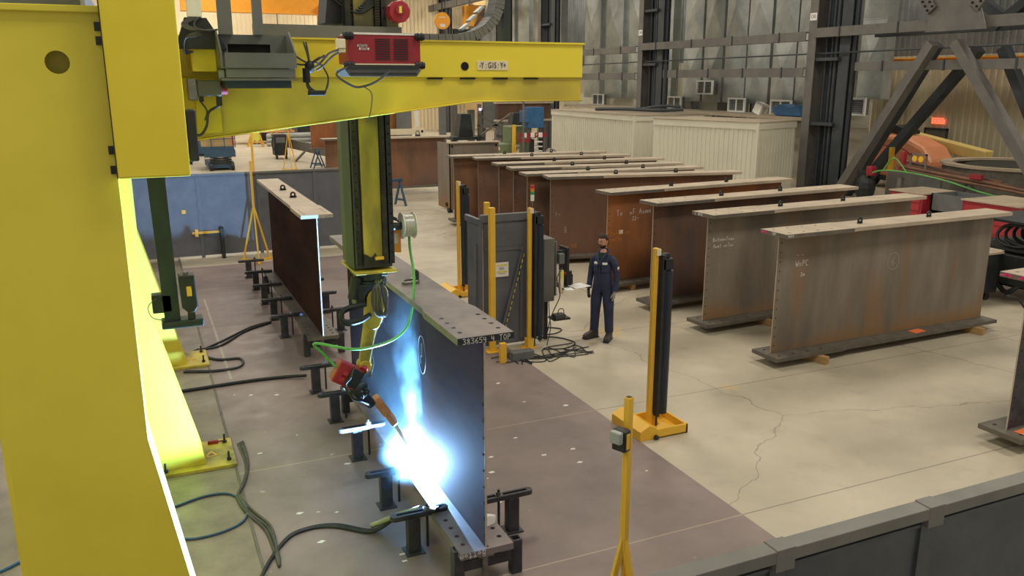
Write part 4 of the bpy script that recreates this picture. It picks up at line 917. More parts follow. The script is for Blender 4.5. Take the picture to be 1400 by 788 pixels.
# ------------------------------------------------------------------ the worker
def person():
    ang = math.atan2(-.985, -.17)       # facing direction in the floor plane
    face = Vector((-.80, -.60)); rz = math.atan2(face.y, face.x) + math.pi/2
    t = thing('person', 'person in navy coveralls, glasses and work gloves standing by the rusty girders', 'person', (6.93, 11.84, 0), rz)
    def skin(name, V, E, R, mat, sub=2, root=0):
        me = bpy.data.meshes.new(name); me.from_pydata(V, E, []); o = bpy.data.objects.new(name, me); COL.objects.link(o)
        s = o.modifiers.new('skin', 'SKIN'); s.use_smooth_shade = True; s.branch_smoothing = .6
        for i, r in enumerate(R): me.skin_vertices[0].data[i].radius = r if isinstance(r, tuple) else (r, r)
        for i in range(len(V)): me.skin_vertices[0].data[i].use_root = (i == root)
        ss = o.modifiers.new('sub', 'SUBSURF'); ss.levels = ss.render_levels = sub
        dg = bpy.context.evaluated_depsgraph_get(); dg.update(); m2 = bpy.data.meshes.new_from_object(o.evaluated_get(dg)); bpy.data.objects.remove(o)
        for p in m2.polygons: p.use_smooth = True
        m2.name = name
        return m2
    # local: faces -y, his left is +x
    V = [(0, 0, .98), (0, -.01, 1.12), (0, -.015, 1.28), (0, 0, 1.42), (0, .01, 1.50), (0, 0, 1.575),
         (.09, .0, 1.42), (.165, .01, 1.40), (.205, .02, 1.28), (.235, .03, 1.13), (.24, -.01, 1.0), (.236, -.045, .885),
         (-.09, .0, 1.42), (-.165, .01, 1.40), (-.205, .02, 1.28), (-.232, .03, 1.13), (-.235, -.01, 1.0), (-.232, -.045, .885),
         (.09, 0, .90), (.11, -.01, .70), (.12, .0, .48), (.125, .015, .28), (.13, .02, .10),
         (-.09, 0, .90), (-.11, -.01, .70), (-.125, .0, .48), (-.14, .015, .28), (-.15, .02, .10)]
    E = [(0, 1), (1, 2), (2, 3), (3, 4), (4, 5), (3, 6), (6, 7), (7, 8), (8, 9), (9, 10), (10, 11), (3, 12), (12, 13), (13, 14), (14, 15), (15, 16), (16, 17),
         (0, 18), (18, 19), (19, 20), (20, 21), (21, 22), (0, 23), (23, 24), (24, 25), (25, 26), (26, 27)]
    def rad(k):
        return [(.155*k, .115*k), (.15*k, .12*k), (.165*k, .125*k), (.13*k, .10*k), (.06, .06), (.055, .055),
                .085*k, .075*k, .062*k, .056*k, .05*k, .043*k, .085*k, .075*k, .062*k, .056*k, .05*k, .043*k,
                .10*k, .095*k, .078*k, .072*k, .07*k, .10*k, .095*k, .078*k, .072*k, .07*k]
    body = skin('body', V, E, rad(.86), 'skin')
    bm = bmesh.new(); bm.from_mesh(body)
    hb = bmesh.new(); bmesh.ops.create_uvsphere(hb, u_segments=32, v_segments=24, radius=1)
    for v in hb.verts:
        x, y, z = v.co
        w = .074*(1-.22*max(0, -z)**1.5); dpt = .094
        nx, ny, nz = x*w, y*dpt*(1-.10*max(0, -z)), z*.118
        if y < 0:
            ny += .012*math.exp(-((nx/.02)**2 + ((nz-.012+.012)/.012)**2))*0
            ny -= .026*math.exp(-((nx/.012)**2 + ((nz+.012)/.02)**2))            # nose
            ny += .010*math.exp(-(((abs(nx)-.030)/.014)**2 + ((nz-.016)/.012)**2))  # eye sockets
            ny -= .006*math.exp(-((nx/.05)**2 + ((nz-.034)/.010)**2))            # brow
            ny -= .006*math.exp(-((nx/.022)**2 + ((nz+.052)/.008)**2))           # lips
            ny += .005*math.exp(-((nx/.02)**2 + ((nz+.066)/.007)**2))
            ny -= .010*math.exp(-((nx/.025)**2 + ((nz+.095)/.018)**2))           # chin
        v.co = (nx, ny, nz)
    hm = bpy.data.meshes.new('h'); hb.to_mesh(hm); hb.free()
    HM = Matrix.Translation((0, -.025, 1.695)) @ Matrix.Rotation(math.radians(-14), 4, 'Z') @ Matrix.Rotation(math.radians(4), 4, 'X')
    hm.transform(HM); bm.from_mesh(hm); bm.to_mesh(body); bm.free()
    for p in body.polygons: p.use_smooth = True
    bo_ = part('body', body, 'skin', t)
    def onhead(mb):
        mb.v = [tuple(HM @ Vector(v)) for v in mb.v]; return mb
    for s_ in (-1, 1): part('ear', onhead(MB().sphere((s_*.076, .005, .0), .010, .02, .03, 10, 8)), 'skin', bo_, smooth=True)
    # hair: cap over crown and back
    hr = MB(); n, m = 32, 14; vs = []
    for i in range(m+1):
        for j in range(n):
            ph = 2*math.pi*j/n; y_ = math.sin(ph); lim = (1.05 if y_ < -.35 else (1.45 if y_ < .2 else 2.15))
            th = lim*i/m; jit = random.uniform(-.0025, .0025)
            q = 1.0 if i < m else .97
            vs.append(((.083+jit)*math.sin(th)*math.cos(ph)*q, (.101+jit)*math.sin(th)*y_*q+.004, (.132+jit)*math.cos(th)+.004+(.012 if y_ < 0 and i < m*.8 else 0)))
    hr.add(vs, [(i*n+j, (i+1)*n+j, (i+1)*n+(j+1) % n, i*n+(j+1) % n) for i in range(m) for j in range(n)])
    part('hair', onhead(hr), 'hair', t, smooth=True)
    bd = MB(); vs = []; n = 17; m = 7
    for i in range(m):
        for j in range(n):
            ph = -math.pi/2 + (j/(n-1)-.5)*3.0; th = 1.98 + i*.15; z = math.cos(th)
            w = .074*(1-.22*max(0, -z)**1.5)+.004
            if i == 0: w -= .003
            front = math.exp(-((math.cos(ph))/.35)**2)
            vs.append((w*math.sin(th)*math.cos(ph)*1.0, (.099*(1-.10*max(0, -z))+.004+.006*front)*math.sin(th)*math.sin(ph), z*.118-.004))
    bd.add(vs, [(i*n+j, (i+1)*n+j, (i+1)*n+j+1, i*n+j+1) for i in range(m-1) for j in range(n-1)])
    part('beard', onhead(bd), 'hair', t, smooth=True)
    part('moustache', onhead(MB().box(-.026, .026, -.104, -.088, -.040, -.030)), 'hair', t, bevel=.004)
    for s_ in (-1, 1):
        e_ = part('eye', onhead(MB().sphere((s_*.031, -.086, .015), .012, .008, .007, 10, 8)), 'white', bo_, smooth=True)
        part('iris', onhead(MB().sphere((s_*.031, -.0925, .015), .0052, .003, .0052, 8, 6)), 'hair', e_, smooth=True)
        part('eyebrow', onhead(MB().tube([(s_*.016, -.098, .032), (s_*.032, -.096, .037), (s_*.05, -.082, .032)], .0042, 6)), 'hair', bo_, smooth=True)
    part('lips', onhead(MB().tube([(-.020, -.094, -.052), (0, -.101, -.050), (.020, -.094, -.052)], .004, 6)), 'lip', bo_, smooth=True)
    gm = MB()
    for s_ in (-1, 1):
        gm.tube([(s_*.032+.022*math.cos(a), -.101, .014+.015*math.sin(a)) for a in [i*math.pi/6 for i in range(13)]], .0018, 6, 2)
        gm.tube([(s_*.054, -.100, .016), (s_*.078, -.06, .014), (s_*.08, .0, .01)], .0018, 6, 3)
    gm.tube([(-.01, -.104, .016), (.01, -.104, .016)], .0018, 6, 1); part('glasses', onhead(gm), 'steel', t)
    # clothes
    VC = [list(v) for v in V]; idx = [i for i in range(len(V)) if i not in (4, 5)]
    mp = {a: b for b, a in enumerate(idx)}
    E2 = [(mp[a], mp[b]) for a, b in E if a in mp and b in mp]; r1 = [((q[0]*1.12, q[1]*1.1) if i < 4 else q if i > 17 or i < 6 else q*.92) for i, q in enumerate(rad(1.13))]
    part('coverall', skin('coverall', [V[i] for i in idx], E2, [r1[i] for i in idx], 'coverall'), 'coverall', t)
    part('shirt_collar', MB().cyl((0, -.01, 1.42), (0, -.012, 1.515), .10, .068, n=20), 'greenshirt', t, smooth=True)
    c = MB(); c.tube([(.0, -.165, 1.33), (-.05, -.13, 1.45), (-.085, -.02, 1.52), (-.05, .06, 1.55), (.0, .075, 1.55), (.05, .06, 1.55), (.085, -.02, 1.52), (.05, -.13, 1.45), (0, -.165, 1.33)], .020, 8)
    part('collar', c, 'coverall', t, smooth=True)
    part('placket', MB().tube([(0, -.165, 1.33), (0, -.178, 1.2), (0, -.160, 1.05), (0, -.14, .95)], .008, 6), 'coverall', t, smooth=True)
    for s_, nm in ((-1, 1), (1, 1)):
        m4 = Matrix.Rotation(s_*.56, 4, 'Z')
        pk = MB().box(-.055, .055, -.163, -.12, 1.20, 1.30, m4 @ Matrix.Translation((s_*.0, 0, 0))).box(-.058, .058, -.168, -.12, 1.285, 1.315, m4)
        part('chest_pocket', pk, 'coverall', t, bevel=.006)
        part('name_patch', MB().box(-.042, .042, -.162, -.12, 1.328, 1.362, m4 @ Matrix.Rotation(0, 4, 'X')), 'paper', t, bevel=.004)
    sp_ = part('sleeve_patch', MB().box(.262, .272, -.02, .03, 1.24, 1.285), 'paper', t); part('sleeve_patch_band', MB().box(.263, .2735, -.02, .03, 1.225, 1.245), 'red', sp_)
    for s_ in (-1, 1): part('cuff', MB().cyl((s_*.238, -.03, .95), (s_*.233, -.05, .88), .056, .05, n=16), 'coverall', t, smooth=True)
    # gloves: palm and five fingers each
    for s_, mt_ in ((1, 'glove'), (-1, 'glove_dark')):
        x = s_*.233
        V2 = [(x, -.045, .89), (x, -.055, .845), (x, -.065, .80)]; E3 = [(0, 1), (1, 2)]; R3 = [(.030, .036), (.030, .042), (.026, .040)]
        for k in range(4):
            y = -.10+k*.024; ln = (.062, .074, .07, .055)[k]; b = len(V2)
            V2 += [(x-s_*.002, y, .775), (x-s_*.010, y+.002, .775-ln*.5), (x-s_*.028, y+.006, .775-ln*.85)]; E3 += [(2, b), (b, b+1), (b+1, b+2)]; R3 += [.0115, .0105, .009]
        b = len(V2); V2 += [(x-s_*.008, -.105, .83), (x-s_*.022, -.122, .795), (x-s_*.028, -.125, .765)]; E3 += [(1, b), (b, b+1), (b+1, b+2)]; R3 += [.014, .012, .010]
        part('glove', skin('glove', V2, E3, R3, mt_, 2), mt_, t)
    for s_, yw in ((1, -.15), (-1, .45)):
        x = .13 if s_ > 0 else -.15
        m4 = Matrix.Translation((x, .02, 0)) @ Matrix.Rotation(-yw if s_ > 0 else -yw, 4, 'Z')
        bt = MB().prism([(.07, 0), (-.21, 0), (-.225, .03), (-.22, .075), (-.17, .10), (-.07, .125), (-.06, .20), (.065, .20), (.075, .08)], 'x', -.048, .048)
        bt.v = [tuple(m4 @ Vector(v)) for v in bt.v]; b_ = part('boot', bt, 'boot', t, bevel=.022)
        so = MB().prism([(.08, 0), (-.22, 0), (-.23, .022), (.08, .025)], 'x', -.052, .052); so.v = [tuple(m4 @ Vector(v)) for v in so.v]; part('sole', so, 'rubber', b_, bevel=.005)
    return t
person()

# ------------------------------------------------------------------ building frame on the right
def bcol(y, label, lettered=None, d=1.95):
    t = thing('building_column', label, 'column', (24, y, 0), 0, 'steel building columns along the right aisle')
    part('front_chord', MB().box(0, .03, -.42, 0, 0, 12.9).box(.03, .5, -.23, -.20, 0, 12.9).box(.5, .53, -.42, 0, 0, 12.9), 'column', t)
    part('rear_chord', MB().box(.2, .23, -d, -d+.5, 0, 12.9).box(.23, .7, -d+.24, -d+.27, 0, 12.9), 'column_dark', t)
    part('web_plate', MB().box(.55, .6, -d, -.2, 0, 12.9), 'column_dark', t)
    cp = MB()
    for k in range(6): cp.cyl((.35+.05*(k % 2), -.65-k*.26, 0), (.35+.05*(k % 2), -.65-k*.26, 12.9), .04+.02*(k % 3), n=8)
    part('conduits', cp, 'column_dark', t)
    b = MB()
    for z in (2.6, 5.0, 7.6): b.box(.05, .55, -d+.4, -.4, z, z+.12)
    part('battens', b, 'column_dark', t)
    part('base_plate', MB().box(-.1, .8, -d-.1, .1, 0, .05), 'column_dark', t)
    if lettered:
        lp_ = part('number_plate', MB().box(-.02, 0, -.38, -.04, 6.50, 6.77), 'paper', t)
        text('number', lettered, .2, (-.025, -.21, 6.635), (0, -1, 0), Z_, 'ink', lp_, sx=.75)
    return t
bcol(25.96, 'large grey building column marked C43', 'C43')
bcol(38.1, 'grey building column marked C44 between the two site offices', 'C44')
bcol(50.0, 'grey building column beyond the end of the yellow boom')
bcol(57.3, 'grey building column with blue cabinets near the back wall')
bcol(69.5, 'farthest grey building column near the back wall')
def girt(y0, y1, z, h, label, x=23.9):
    t = thing('horizontal_girt', label, 'beam', (x, y0, z), 0, 'horizontal girts between the building columns')
    part('channel', MB().box(0, .03, 0, y1-y0, 0, h).box(.03, .3, 0, y1-y0, 0, .03).box(.03, .3, 0, y1-y0, h-.03, h), 'column', t)
    b = MB(); n = max(2, int((y1-y0)/2.4))
    for i in range(n): part('strap', MB().box(-.03, .0, (i+.5)*(y1-y0)/n-.03, (i+.5)*(y1-y0)/n+.03, -.03, h+.03), 'column_dark', t)
girt(13.5, 23.4, 4.62, .30, 'lower girt at the right picture edge behind the braces')
girt(26.0, 35.6, 4.40, .36, 'lower girt between columns C43 and C44')
girt(38.2, 48, 4.30, .36, 'lower girt left of column C44')
girt(12.5, 25.6, 5.86, .34, 'upper girt at the right under the big gusset plate')
girt(26.0, 37.8, 5.76, .34, 'upper girt between columns C43 and C44')
girt(38.2, 49.8, 5.66, .34, 'upper girt left of column C44')
girt(57.5, 71.5, 9.95, .5, 'high sloping girt above the orange disc at the far left')
# thin pipe line under girts
pl_ = part('conduit_line', MB().cyl((24.1, 13, 5.35), (24.1, 37.5, 5.2), .03, n=6).cyl((24.1, 38, 5.2), (24.1, 50, 5.1), .03, n=6), 'column_dark'); tag(pl_, 'thin conduit line running between the two girts', 'pipe')

# braces
def brace(x, ynode, znode, ylo, yhi, mat, label):
    t = thing('cross_brace', label, 'brace', (x, ynode, znode), 0, 'steel cross braces at the right')
    part('left_leg', MB().bar((0, .5, 0), (0, ylo-ynode, -znode+.03), .30, .34, (1, 0, 0)), mat, t)
    part('right_leg', MB().bar((0, -.35, 0), (0, yhi-ynode, -znode+.03), .30, .34, (1, 0, 0)), mat, t)
    return t
b1 = brace(23.75, 19.55, 5.45, 23.6, 14.8, 'column', 'front pair of grey inclined brace legs at the right')
part('rear_leg', MB().bar((.9, 1.1, 0), (.9, 4.4, -5.4), .30, .34, (1, 0, 0)), 'column_dark', b1)
b2 = brace(25.6, 19.3, 5.3, 24.4, 15.8, 'column_dark', 'dark pair of inclined brace legs behind the grey ones')
gp = thing('gusset_plate', 'large grey gusset plate with bolted diagonals at the top right', 'bracket', (23.7, 19.4, 5.9))
part('plate', MB().prism([(1.0, -.1), (.75, .95), (-.75, .95), (-1.2, -.1)], 'x', 0, .05), 'column', gp)
for s_ in (-1, 1):
    d_ = part('diagonal', MB().bar((-.06, s_*.75, .55), (-.06, s_*2.6, 2.9), .36, .1, (1, 0, 0)), 'column', gp)
    b = MB()
    for k in range(4):
        for q in (-.1, .1): b.cyl((-.15, s_*(.80+k*.11)+q*.8, .62+k*.14-q*s_*.6), (-.11, s_*(.80+k*.11)+q*.8, .62+k*.14-q*s_*.6), .035, n=8)
    part('bolts', b, 'hole', d_)
db = thing('dark_brace_frame', 'dark braced frame in the next bay seen through the brace legs', 'brace', (26.5, 19, 0))
for a, b in (((0, -4.2, 0), (0, -2.6, 6)), ((0, -2.6, 6), (0, -6.5, 9)), ((0, 1, 6), (0, -3, 9)), ((0, .6, 6.2), (0, 5, 9)), ((0, -2.2, 6.0), (0, 0.5, 9)), ((.0, -5.6, 0), (0, -4.0, 9))):
    part('member', MB().bar(a, b, .3, .35, (1, 0, 0)), 'column_dark', db)
part('top_girder', MB().box(-.1, .3, -8, 6, 5.9, 6.35), 'column_dark', db)

# ducts with white-framed grilles
def duct(y, w, z0, z1, label, mat='duct', x=27.2, crease=True, seam=None):
    mb = MB(); d = .5; hz_ = z0
    segs = [z0]; k = z0
    while k < z1-.1: k = min(z1, k+3.1); segs.append(k)
    for a, b in zip(segs, segs[1:]):
        m_ = (a+b)/2; bul = .14 if crease else .03
        vs = [(x, y, a), (x, y-w, a), (x, y-w, b), (x, y, b), (x-bul, y-w*.5, m_), (x+d, y, a), (x+d, y-w, a), (x+d, y-w, b), (x+d, y, b)]
        mb.add(vs, [(0, 1, 4), (1, 2, 4), (2, 3, 4), (3, 0, 4), (5, 8, 7, 6), (0, 3, 8, 5), (1, 6, 7, 2), (3, 2, 7, 8), (0, 5, 6, 1)])
    t = thing('air_duct', label, 'duct', (0, 0, 0), 0, 'galvanised duct panels on the right wall')
    part('sheet', mb, mat, t)
    for a in segs[1:-1]: part('seam_flange', MB().box(x-.03, x+d, y-w-.01, y+.01, a-.015, a+.015), 'duct', t)
ys = [(49.6, 2.0), (46.9, 2.0), (44.2, 2.1), (41.4, 1.7), (38.6, 1.6), (36.8, 1.5), (35.1, 1.6), (33.4, 1.6), (31.6, 1.5), (30.0, 1.5), (28.4, 1.5), (26.4, 1.25)]
od = ('farthest left', 'second from the left', 'third from the left', 'fourth from the left', 'fifth from the left', 'sixth from the left', 'seventh from the left', 'eighth from the left', 'ninth from the left', 'tenth from the left', 'eleventh from the left', 'rightmost')
for i, (y, w) in enumerate(ys):
    duct(y, w, 3.2 if i not in (11,) else 3.55, 11.5, 'quilted galvanised duct panel on the right wall, %s of the row' % od[i], 'duct' if i % 3 else 'duct')
for i in range(7):
    duct(70.5-i*2.6, 1.9, 5.0, 12.5, 'silver duct panel far behind the high girt, number %s from the back wall' % ('one', 'two', 'three', 'four', 'five', 'six', 'seven')[i])
for (y, w), wh in zip(((36.2, 1.1), (34.5, 1.0), (31.6, 1.3), (29.6, 1.4), (39.5, 1.2)), ('left of the dark doorway', 'behind the dark doorway', 'right of the dark doorway', 'above the blue tarp', 'beside column C44')):
    o = part('duct_boot', MB().box(27.75, 28.1, y-w, y, 2.4, 3.3), 'duct_dark'); tag(o, 'short dark duct end below the quilted ducts, ' + wh, 'duct', 'short duct ends')
def grille(yc, zc, w, h, label, x=26.75):
    t = thing('air_grille', label, 'grille', (x, yc, zc), 0, 'white framed air grilles')
    f = MB(); e = .075; h += .08; w += .1
    f.box(-.06, .04, -w/2, w/2, -h/2, -h/2+e).box(-.06, .04, -w/2, w/2, h/2-e, h/2).box(-.06, .04, -w/2, -w/2+e, -h/2+e, h/2-e).box(-.06, .04, w/2-e, w/2, -h/2+e, h/2-e).box(-.055, .0, -.035, .035, -h/2+e, h/2-e)
    part('frame', f, 'grille_white', t)
    s = MB(); n = 7
    for k in range(n): z = -h/2+e+(h-2*e)*(k+.5)/n; s.bar((.0, -w/2+e, z), (.0, w/2-e, z), .05, .012, (.5, 0, 1))
    part('louvres', s, 'duct', t)
    part('neck', MB().box(.04, .22, -w/2+.03, w/2-.03, -h/2+.03, h/2-.03), 'duct_dark', t)
grille(38.6, 3.10, 1.15, .60, 'white framed air grille nearest to column C44')
grille(36.0, 3.93, 1.22, .62, 'white framed air grille mounted highest in the row')
grille(33.4, 3.12, 1.15, .60, 'white framed air grille right of the dark doorway')
grille(30.3, 3.08, 1.25, .62, 'white framed air grille above the blue tarp near column C43')
grille(26.15, 3.25, 1.35, .62, 'white framed air grille hanging right of column C43')
grille(46.9, 3.10, 1.25, .62, 'small white framed air grille left of column C44')

# site offices
def office(x0, x1, y0, y1, h, label, loc=(0, 0, 0), rz=0):
    t = thing('site_office', label, 'office', loc, rz, 'beige flat roofed site offices')
    part('walls', MB().box(x0+.05, x1, y0+.05, y1, 0, h-.25), 'office', t)
    part('fascia', MB().box(x0, x1, y0, y1, h-.25, h-.01), 'office', t)
    part('roof', MB().box(x0-.03, x1, y0-.03, y1, h-.01, h+.02), 'roof', t)
    r = MB(); n = int((y1-y0)/.2)
    for i in range(n): r.box(x0+.03, x0+.05, y0+.06+i*.2, y0+.13+i*.2, 0, h-.25)
    part('ribs_long', r, 'office', t, kind='stuff')
    r = MB(); n = int((x1-x0)/.2)
    for i in range(n): r.box(x0+.06+i*.2, x0+.13+i*.2, y0+.03, y0+.05, 0, h-.25)
    part('ribs_short', r, 'office', t, kind='stuff')
    part('corner_trim', MB().box(x0-.02, x0+.08, y0-.02, y0+.08, 0, h), 'office', t)
    part('kick_plate', MB().box(x0-.01, x1, y0-.01, y1, 0, .12), 'column', t)
office(0, 2.65, 0, 4.8, 2.8, 'beige ribbed site office standing against column C43', (20.5, 24.3, 0), math.radians(18))
office(19.9, 23.6, 31.7, 39.8, 2.8, 'long beige ribbed site office left of column C44')
rp = part('roof_pipes', MB().tube([(21, 37, 2.9), (21.5, 35, 2.95), (22, 33, 2.95), (22.8, 32.2, 3.0)], .08, 8).tube([(22.4, 35.5, 2.9), (22.6, 33.8, 3.1), (23.2, 33, 3.1)], .07, 8).cyl((22.9, 33.9, 2.85), (22.9, 33.9, 5.0), .09, n=8), 'column_dark', smooth=True)
tag(rp, 'dark pipes lying on the roof of the long site office', 'pipe')
o = part('blue_tarp', MB().prism([(27.3, 2.82), (28.9, 2.82), (29.1, 3.15), (28.6, 3.3), (28.1, 3.18), (27.5, 3.3)], 'x', 25.2, 25.9), 'blue', bevel=.04); tag(o, 'blue tarp bundle on the mezzanine behind the nearer site office', 'tarp')
mz = thing('mezzanine', 'grey mezzanine deck behind the site offices', 'platform', (24.6, 0, 0))
part('deck', MB().box(0.3, 2.5, 26.3, 48, 2.68, 2.8), 'roof', mz)
for y in (27, 33, 39.2, 44): part('leg', MB().box(.5, .6, y, y+.1, 0, 2.68), 'column', mz)
o = part('white_stool', MB().box(0, .1, 0, .5, 0, .5).box(.3, .4, 0, .5, 0, .35).box(0, .4, 0, .5, .4, .5), 'white', loc=(25.0, 29.7, 2.8)); o.rotation_euler = (.3, .2, 0); tag(o, 'white plastic stool tipped over beside the blue tarp', 'stool')
dw = thing('mezzanine_door', 'dark doorway with a small notice behind the grilles', 'door', (27.7, 34.6, 2.3))
part('leaf', MB().box(-.05, 0, -.9, 0, 0, 1.9), 'black', dw); part('notice', MB().box(-.06, -.05, -.55, -.3, 1.0, 1.25), 'paper', dw)
part('frame', MB().box(-.04, .02, 0, .08, 0, 2.0).box(-.04, .02, -.98, -.9, 0, 2.0).box(-.04, .02, -.98, .08, 1.9, 2.05), 'label', dw)
pb = part('mezzanine_wall', MB().box(28.2, 28.25, 26.5, 52, 0, 3.4), 'office'); tag(pb, 'pale low wall behind the mezzanine below the ducts', 'wall panel')

# right wall: door, exit sign, crane girder, wall details
ds = thing('door_1', '', 'door', (30.9, 25.95, 0)); ds['kind'] = 'structure'; del ds['label']; del ds['category']
part('leaf', MB().box(0, .05, -1.0, 0, 0, 2.25), 'column', ds); part('frame', MB().box(-.02, .04, 0, .08, 0, 2.33).box(-.02, .04, -1.08, -1.0, 0, 2.33).box(-.02, .04, -1.08, .08, 2.25, 2.33), 'column_dark', ds)
xs_ = thing('exit_sign', 'red lit EXIT sign above the door in the beige wall', 'sign', (30.87, 25.4, 2.5))
part('sign_body', MB().box(0, .08, -.3, .3, 0, .25), 'exit', xs_); text('sign_text', 'EXIT', .22, (-.004, 0, .125), (0, -1, 0), Z_, 'white', xs_)
part('sign_lamp', MB().box(.0, .08, -.38, -.3, .2, .3).box(.0, .08, .3, .38, .2, .3), 'label', xs_)
cg_ = part('crane_girder', MB().box(30.2, 30.5, 12, 28.5, 4.75, 5.15).box(30.1, 30.6, 12, 28.5, 5.15, 5.2), 'orange'); tag(cg_, 'orange crane girder along the beige wall at the right', 'crane beam')

# boom lift
bl = thing('boom_lift', 'orange hooded boom lift parked by the beige wall', 'lift', (28.6, 25.0, 0))
bmx = MB(); prof = [(1.35, .75), (1.45, 1.2), (1.35, 1.9), (.9, 2.12), (-.6, 2.1), (-1.5, 1.75), (-1.95, 1.2), (-1.9, .9), (-1.6, .72)]
part('hood', bmx.prism(prof, 'x', -.7, .7), 'jlg', bl, bevel=.22)
part('hood_lower', MB().box(-.6, .6, -1.3, 1.2, .45, .85), 'jlg', bl, bevel=.05)
part('seam', MB().tube([(-.71, 1.35, 1.62), (-.715, .3, 1.72), (-.715, -.7, 1.6), (-.715, -1.2, 1.2)], .025, 6), 'red', bl)
text('hood_lettering', 'JLG', .26, (-.705, 1.02, 1.86), (0, -1, 0), Z_, 'ink', bl)
part('boom', MB().bar((1.1, 1.9, 2.2), (1.1, -3.0, 1.45), .5, .42), 'cream_boom', bl, bevel=.04)
part('boom_nose', MB().prism([(1.2, 1.9), (1.6, 2.5), (1.9, 1.9)], 'x', .6, 1.1), 'cream_boom', bl)
part('engine_cover', MB().prism([(-.1, 2.15), (1.5, 2.15), (1.4, 2.42), (.6, 2.5), (-.1, 2.3)], 'x', .1, .75), 'black', bl, bevel=.03)
part('chassis', MB().box(-.7, .9, -1.2, 1.2, .3, .5), 'black', bl)
for y in (-.9, .9): part('wheel', MB().cyl((-.85, y, .4), (-.5, y, .4), .4, n=24), 'rubber', bl, bevel=.03)
# round tank section
tk = thing('tank_ring', 'large round grey steel ring lying flat behind the red benches', 'tank section', (28.0, 19.5, 0))
part('shell', MB().ring((0, 0, .35), (0, 0, 1), 2.25, 2.42, 1.05, 56), 'rack_edge', tk, smooth=False)
part('rim', MB().ring((0, 0, 1.4), (0, 0, 1), 2.1, 2.5, .08, 56), 'rack_flange', tk)
part('inner_drum', MB().cyl((0, 0, 1.2), (0, 0, 1.42), 1.7, n=40), 'black', tk)
part('under_ring', MB().ring((0, 0, .15), (0, 0, 1), 2.2, 2.75, .12, 48), 'rack_flange', tk)
for a in range(6): part('support', MB().box(2.3*math.cos(a)-.1, 2.3*math.cos(a)+.1, 2.3*math.sin(a)-.1, 2.3*math.sin(a)+.1, 0, .35), 'black', tk)
# positioner arm
ra = thing('pipe_carrier', 'rusty red carrier arm with green hoses in front of the round ring', 'machine', (23.2, 18.4, 0))
part('arm', MB().bar((.5, 2.3, 1.42), (.3, -4.5, 1.05), .18, .16).bar((.55, 2.3, 1.6), (.4, -1.5, 1.3), .08, .08), 'rust3', ra)
part('pipes', MB().tube([(.2, 2.2, 1.5), (.2, .5, 1.38), (.2, -1.5, 1.25), (.2, -4.2, 1.0)], .05, 8).tube([(.2, 2.0, 1.38), (.1, .0, 1.25), (.0, -2, 1.15), (.1, -4.2, .95)], .04, 8), 'rust1', ra, smooth=True)
part('green_hoses', MB().tube([(.1, 3.6, .9), (.1, 2.9, 1.25), (.1, 1.8, 1.32), (.0, .2, 1.22), (.0, -1.5, .95), (.0, -4.2, .78)], .025, 6).tube([(.1, 2.7, 1.3), (.1, 2.3, 1.75), (.1, 1.7, 1.3)], .02, 6), 'green_hose', ra, smooth=True)
part('red_bracket', MB().box(.2, .36, 2.0, 2.16, 1.3, 1.95), 'red', ra, bevel=.01); part('red_plate', MB().box(.1, .2, -1.0, -.6, 1.35, 1.5), 'red', ra)
part('gauge_frame', MB().box(.2, .25, 1.1, 1.15, 1.4, 1.95).box(.2, .25, 1.7, 1.75, 1.4, 1.95).box(.2, .25, 1.1, 1.75, 1.9, 1.95), 'column', ra)
part('gauge', MB().cyl((.18, 1.55, 1.78), (.2, 1.55, 1.78), .1, n=16).cyl((.18, 1.3, 1.78), (.2, 1.3, 1.78), .1, n=16), 'safety', ra)
part('wrist_head', MB().box(.05, .3, 3.15, 3.4, 1.05, 1.38), 'red', ra, bevel=.03)
part('wrist_body', MB().box(.05, .4, 3.4, 3.8, .8, 1.2).sphere((.2, 3.5, .6), .35, .35, .5, 12, 8), 'rubber', ra, bevel=.02)
for y in (-3.2, -.6, 2.0): part('support_leg', MB().box(.2, .35, y, y+.15, 0, 1.1), 'column', ra)
gm_ = thing('grey_machine_bed', 'grey machine housing under the carrier arm', 'machine', (24.6, 19.5, 0))
part('housing', MB().box(0, .8, 0, 2.6, 0, 1.15), 'column', gm_, bevel=.03); part('door', MB().box(-.03, 0, .3, 1.2, .2, 1.0), 'grey_paint', gm_, bevel=.01)
# red benches, dark bins
for (x, y, w, d_, h, lab) in ((21.4, 17.8, 1.4, 1.2, .95, 'red steel tool chest behind the second girder, its top dusty'), (21.2, 14.6, 1.7, 1.7, 1.0, 'long red tool bench at the right edge before the round ring')):
    t = thing('tool_chest', lab, 'tool chest', (x, y, 0))
    part('body', MB().box(0, w, 0, d_, .1, h), 'red', t, bevel=.01); part('worktop', MB().box(-.04, w+.04, -.04, d_+.04, h, h+.04), 'rack_flange', t)
    dr_ = [part('drawer', MB().box(-.02, 0, .08, d_-.08, z_, z_+.2), 'redcap', t, bevel=.004) for z_ in (.2, .45, .7)]
    for o2, z_ in zip(dr_, (.2, .45, .7)): part('handle', MB().box(-.05, -.02, d_*.4, d_*.6, z_+.08, z_+.11), 'steel', o2)
    for q in (.1, w-.1): part('caster', MB().cyl((q, .1, .05), (q, .16, .05), .05, n=10), 'black', t)
t = thing('steel_bin', 'dark grey open steel bin between the two red tool chests', 'bin', (21.7, 16.35, 0))
part('walls', MB().box(0, .05, 0, 1.4, 0, 1.0).box(1.0, 1.05, 0, 1.4, 0, 1.0).box(0, 1.05, 0, .05, 0, 1.0).box(0, 1.05, 1.35, 1.4, 0, 1.0), 'grey_paint', t); part('bottom', MB().box(0, 1.05, 0, 1.4, .0, .5), 'grey_paint', t)
t = thing('hose_rack', 'black rack crowded with coiled hoses at the right edge', 'rack', (15.6, 10.2, 0))
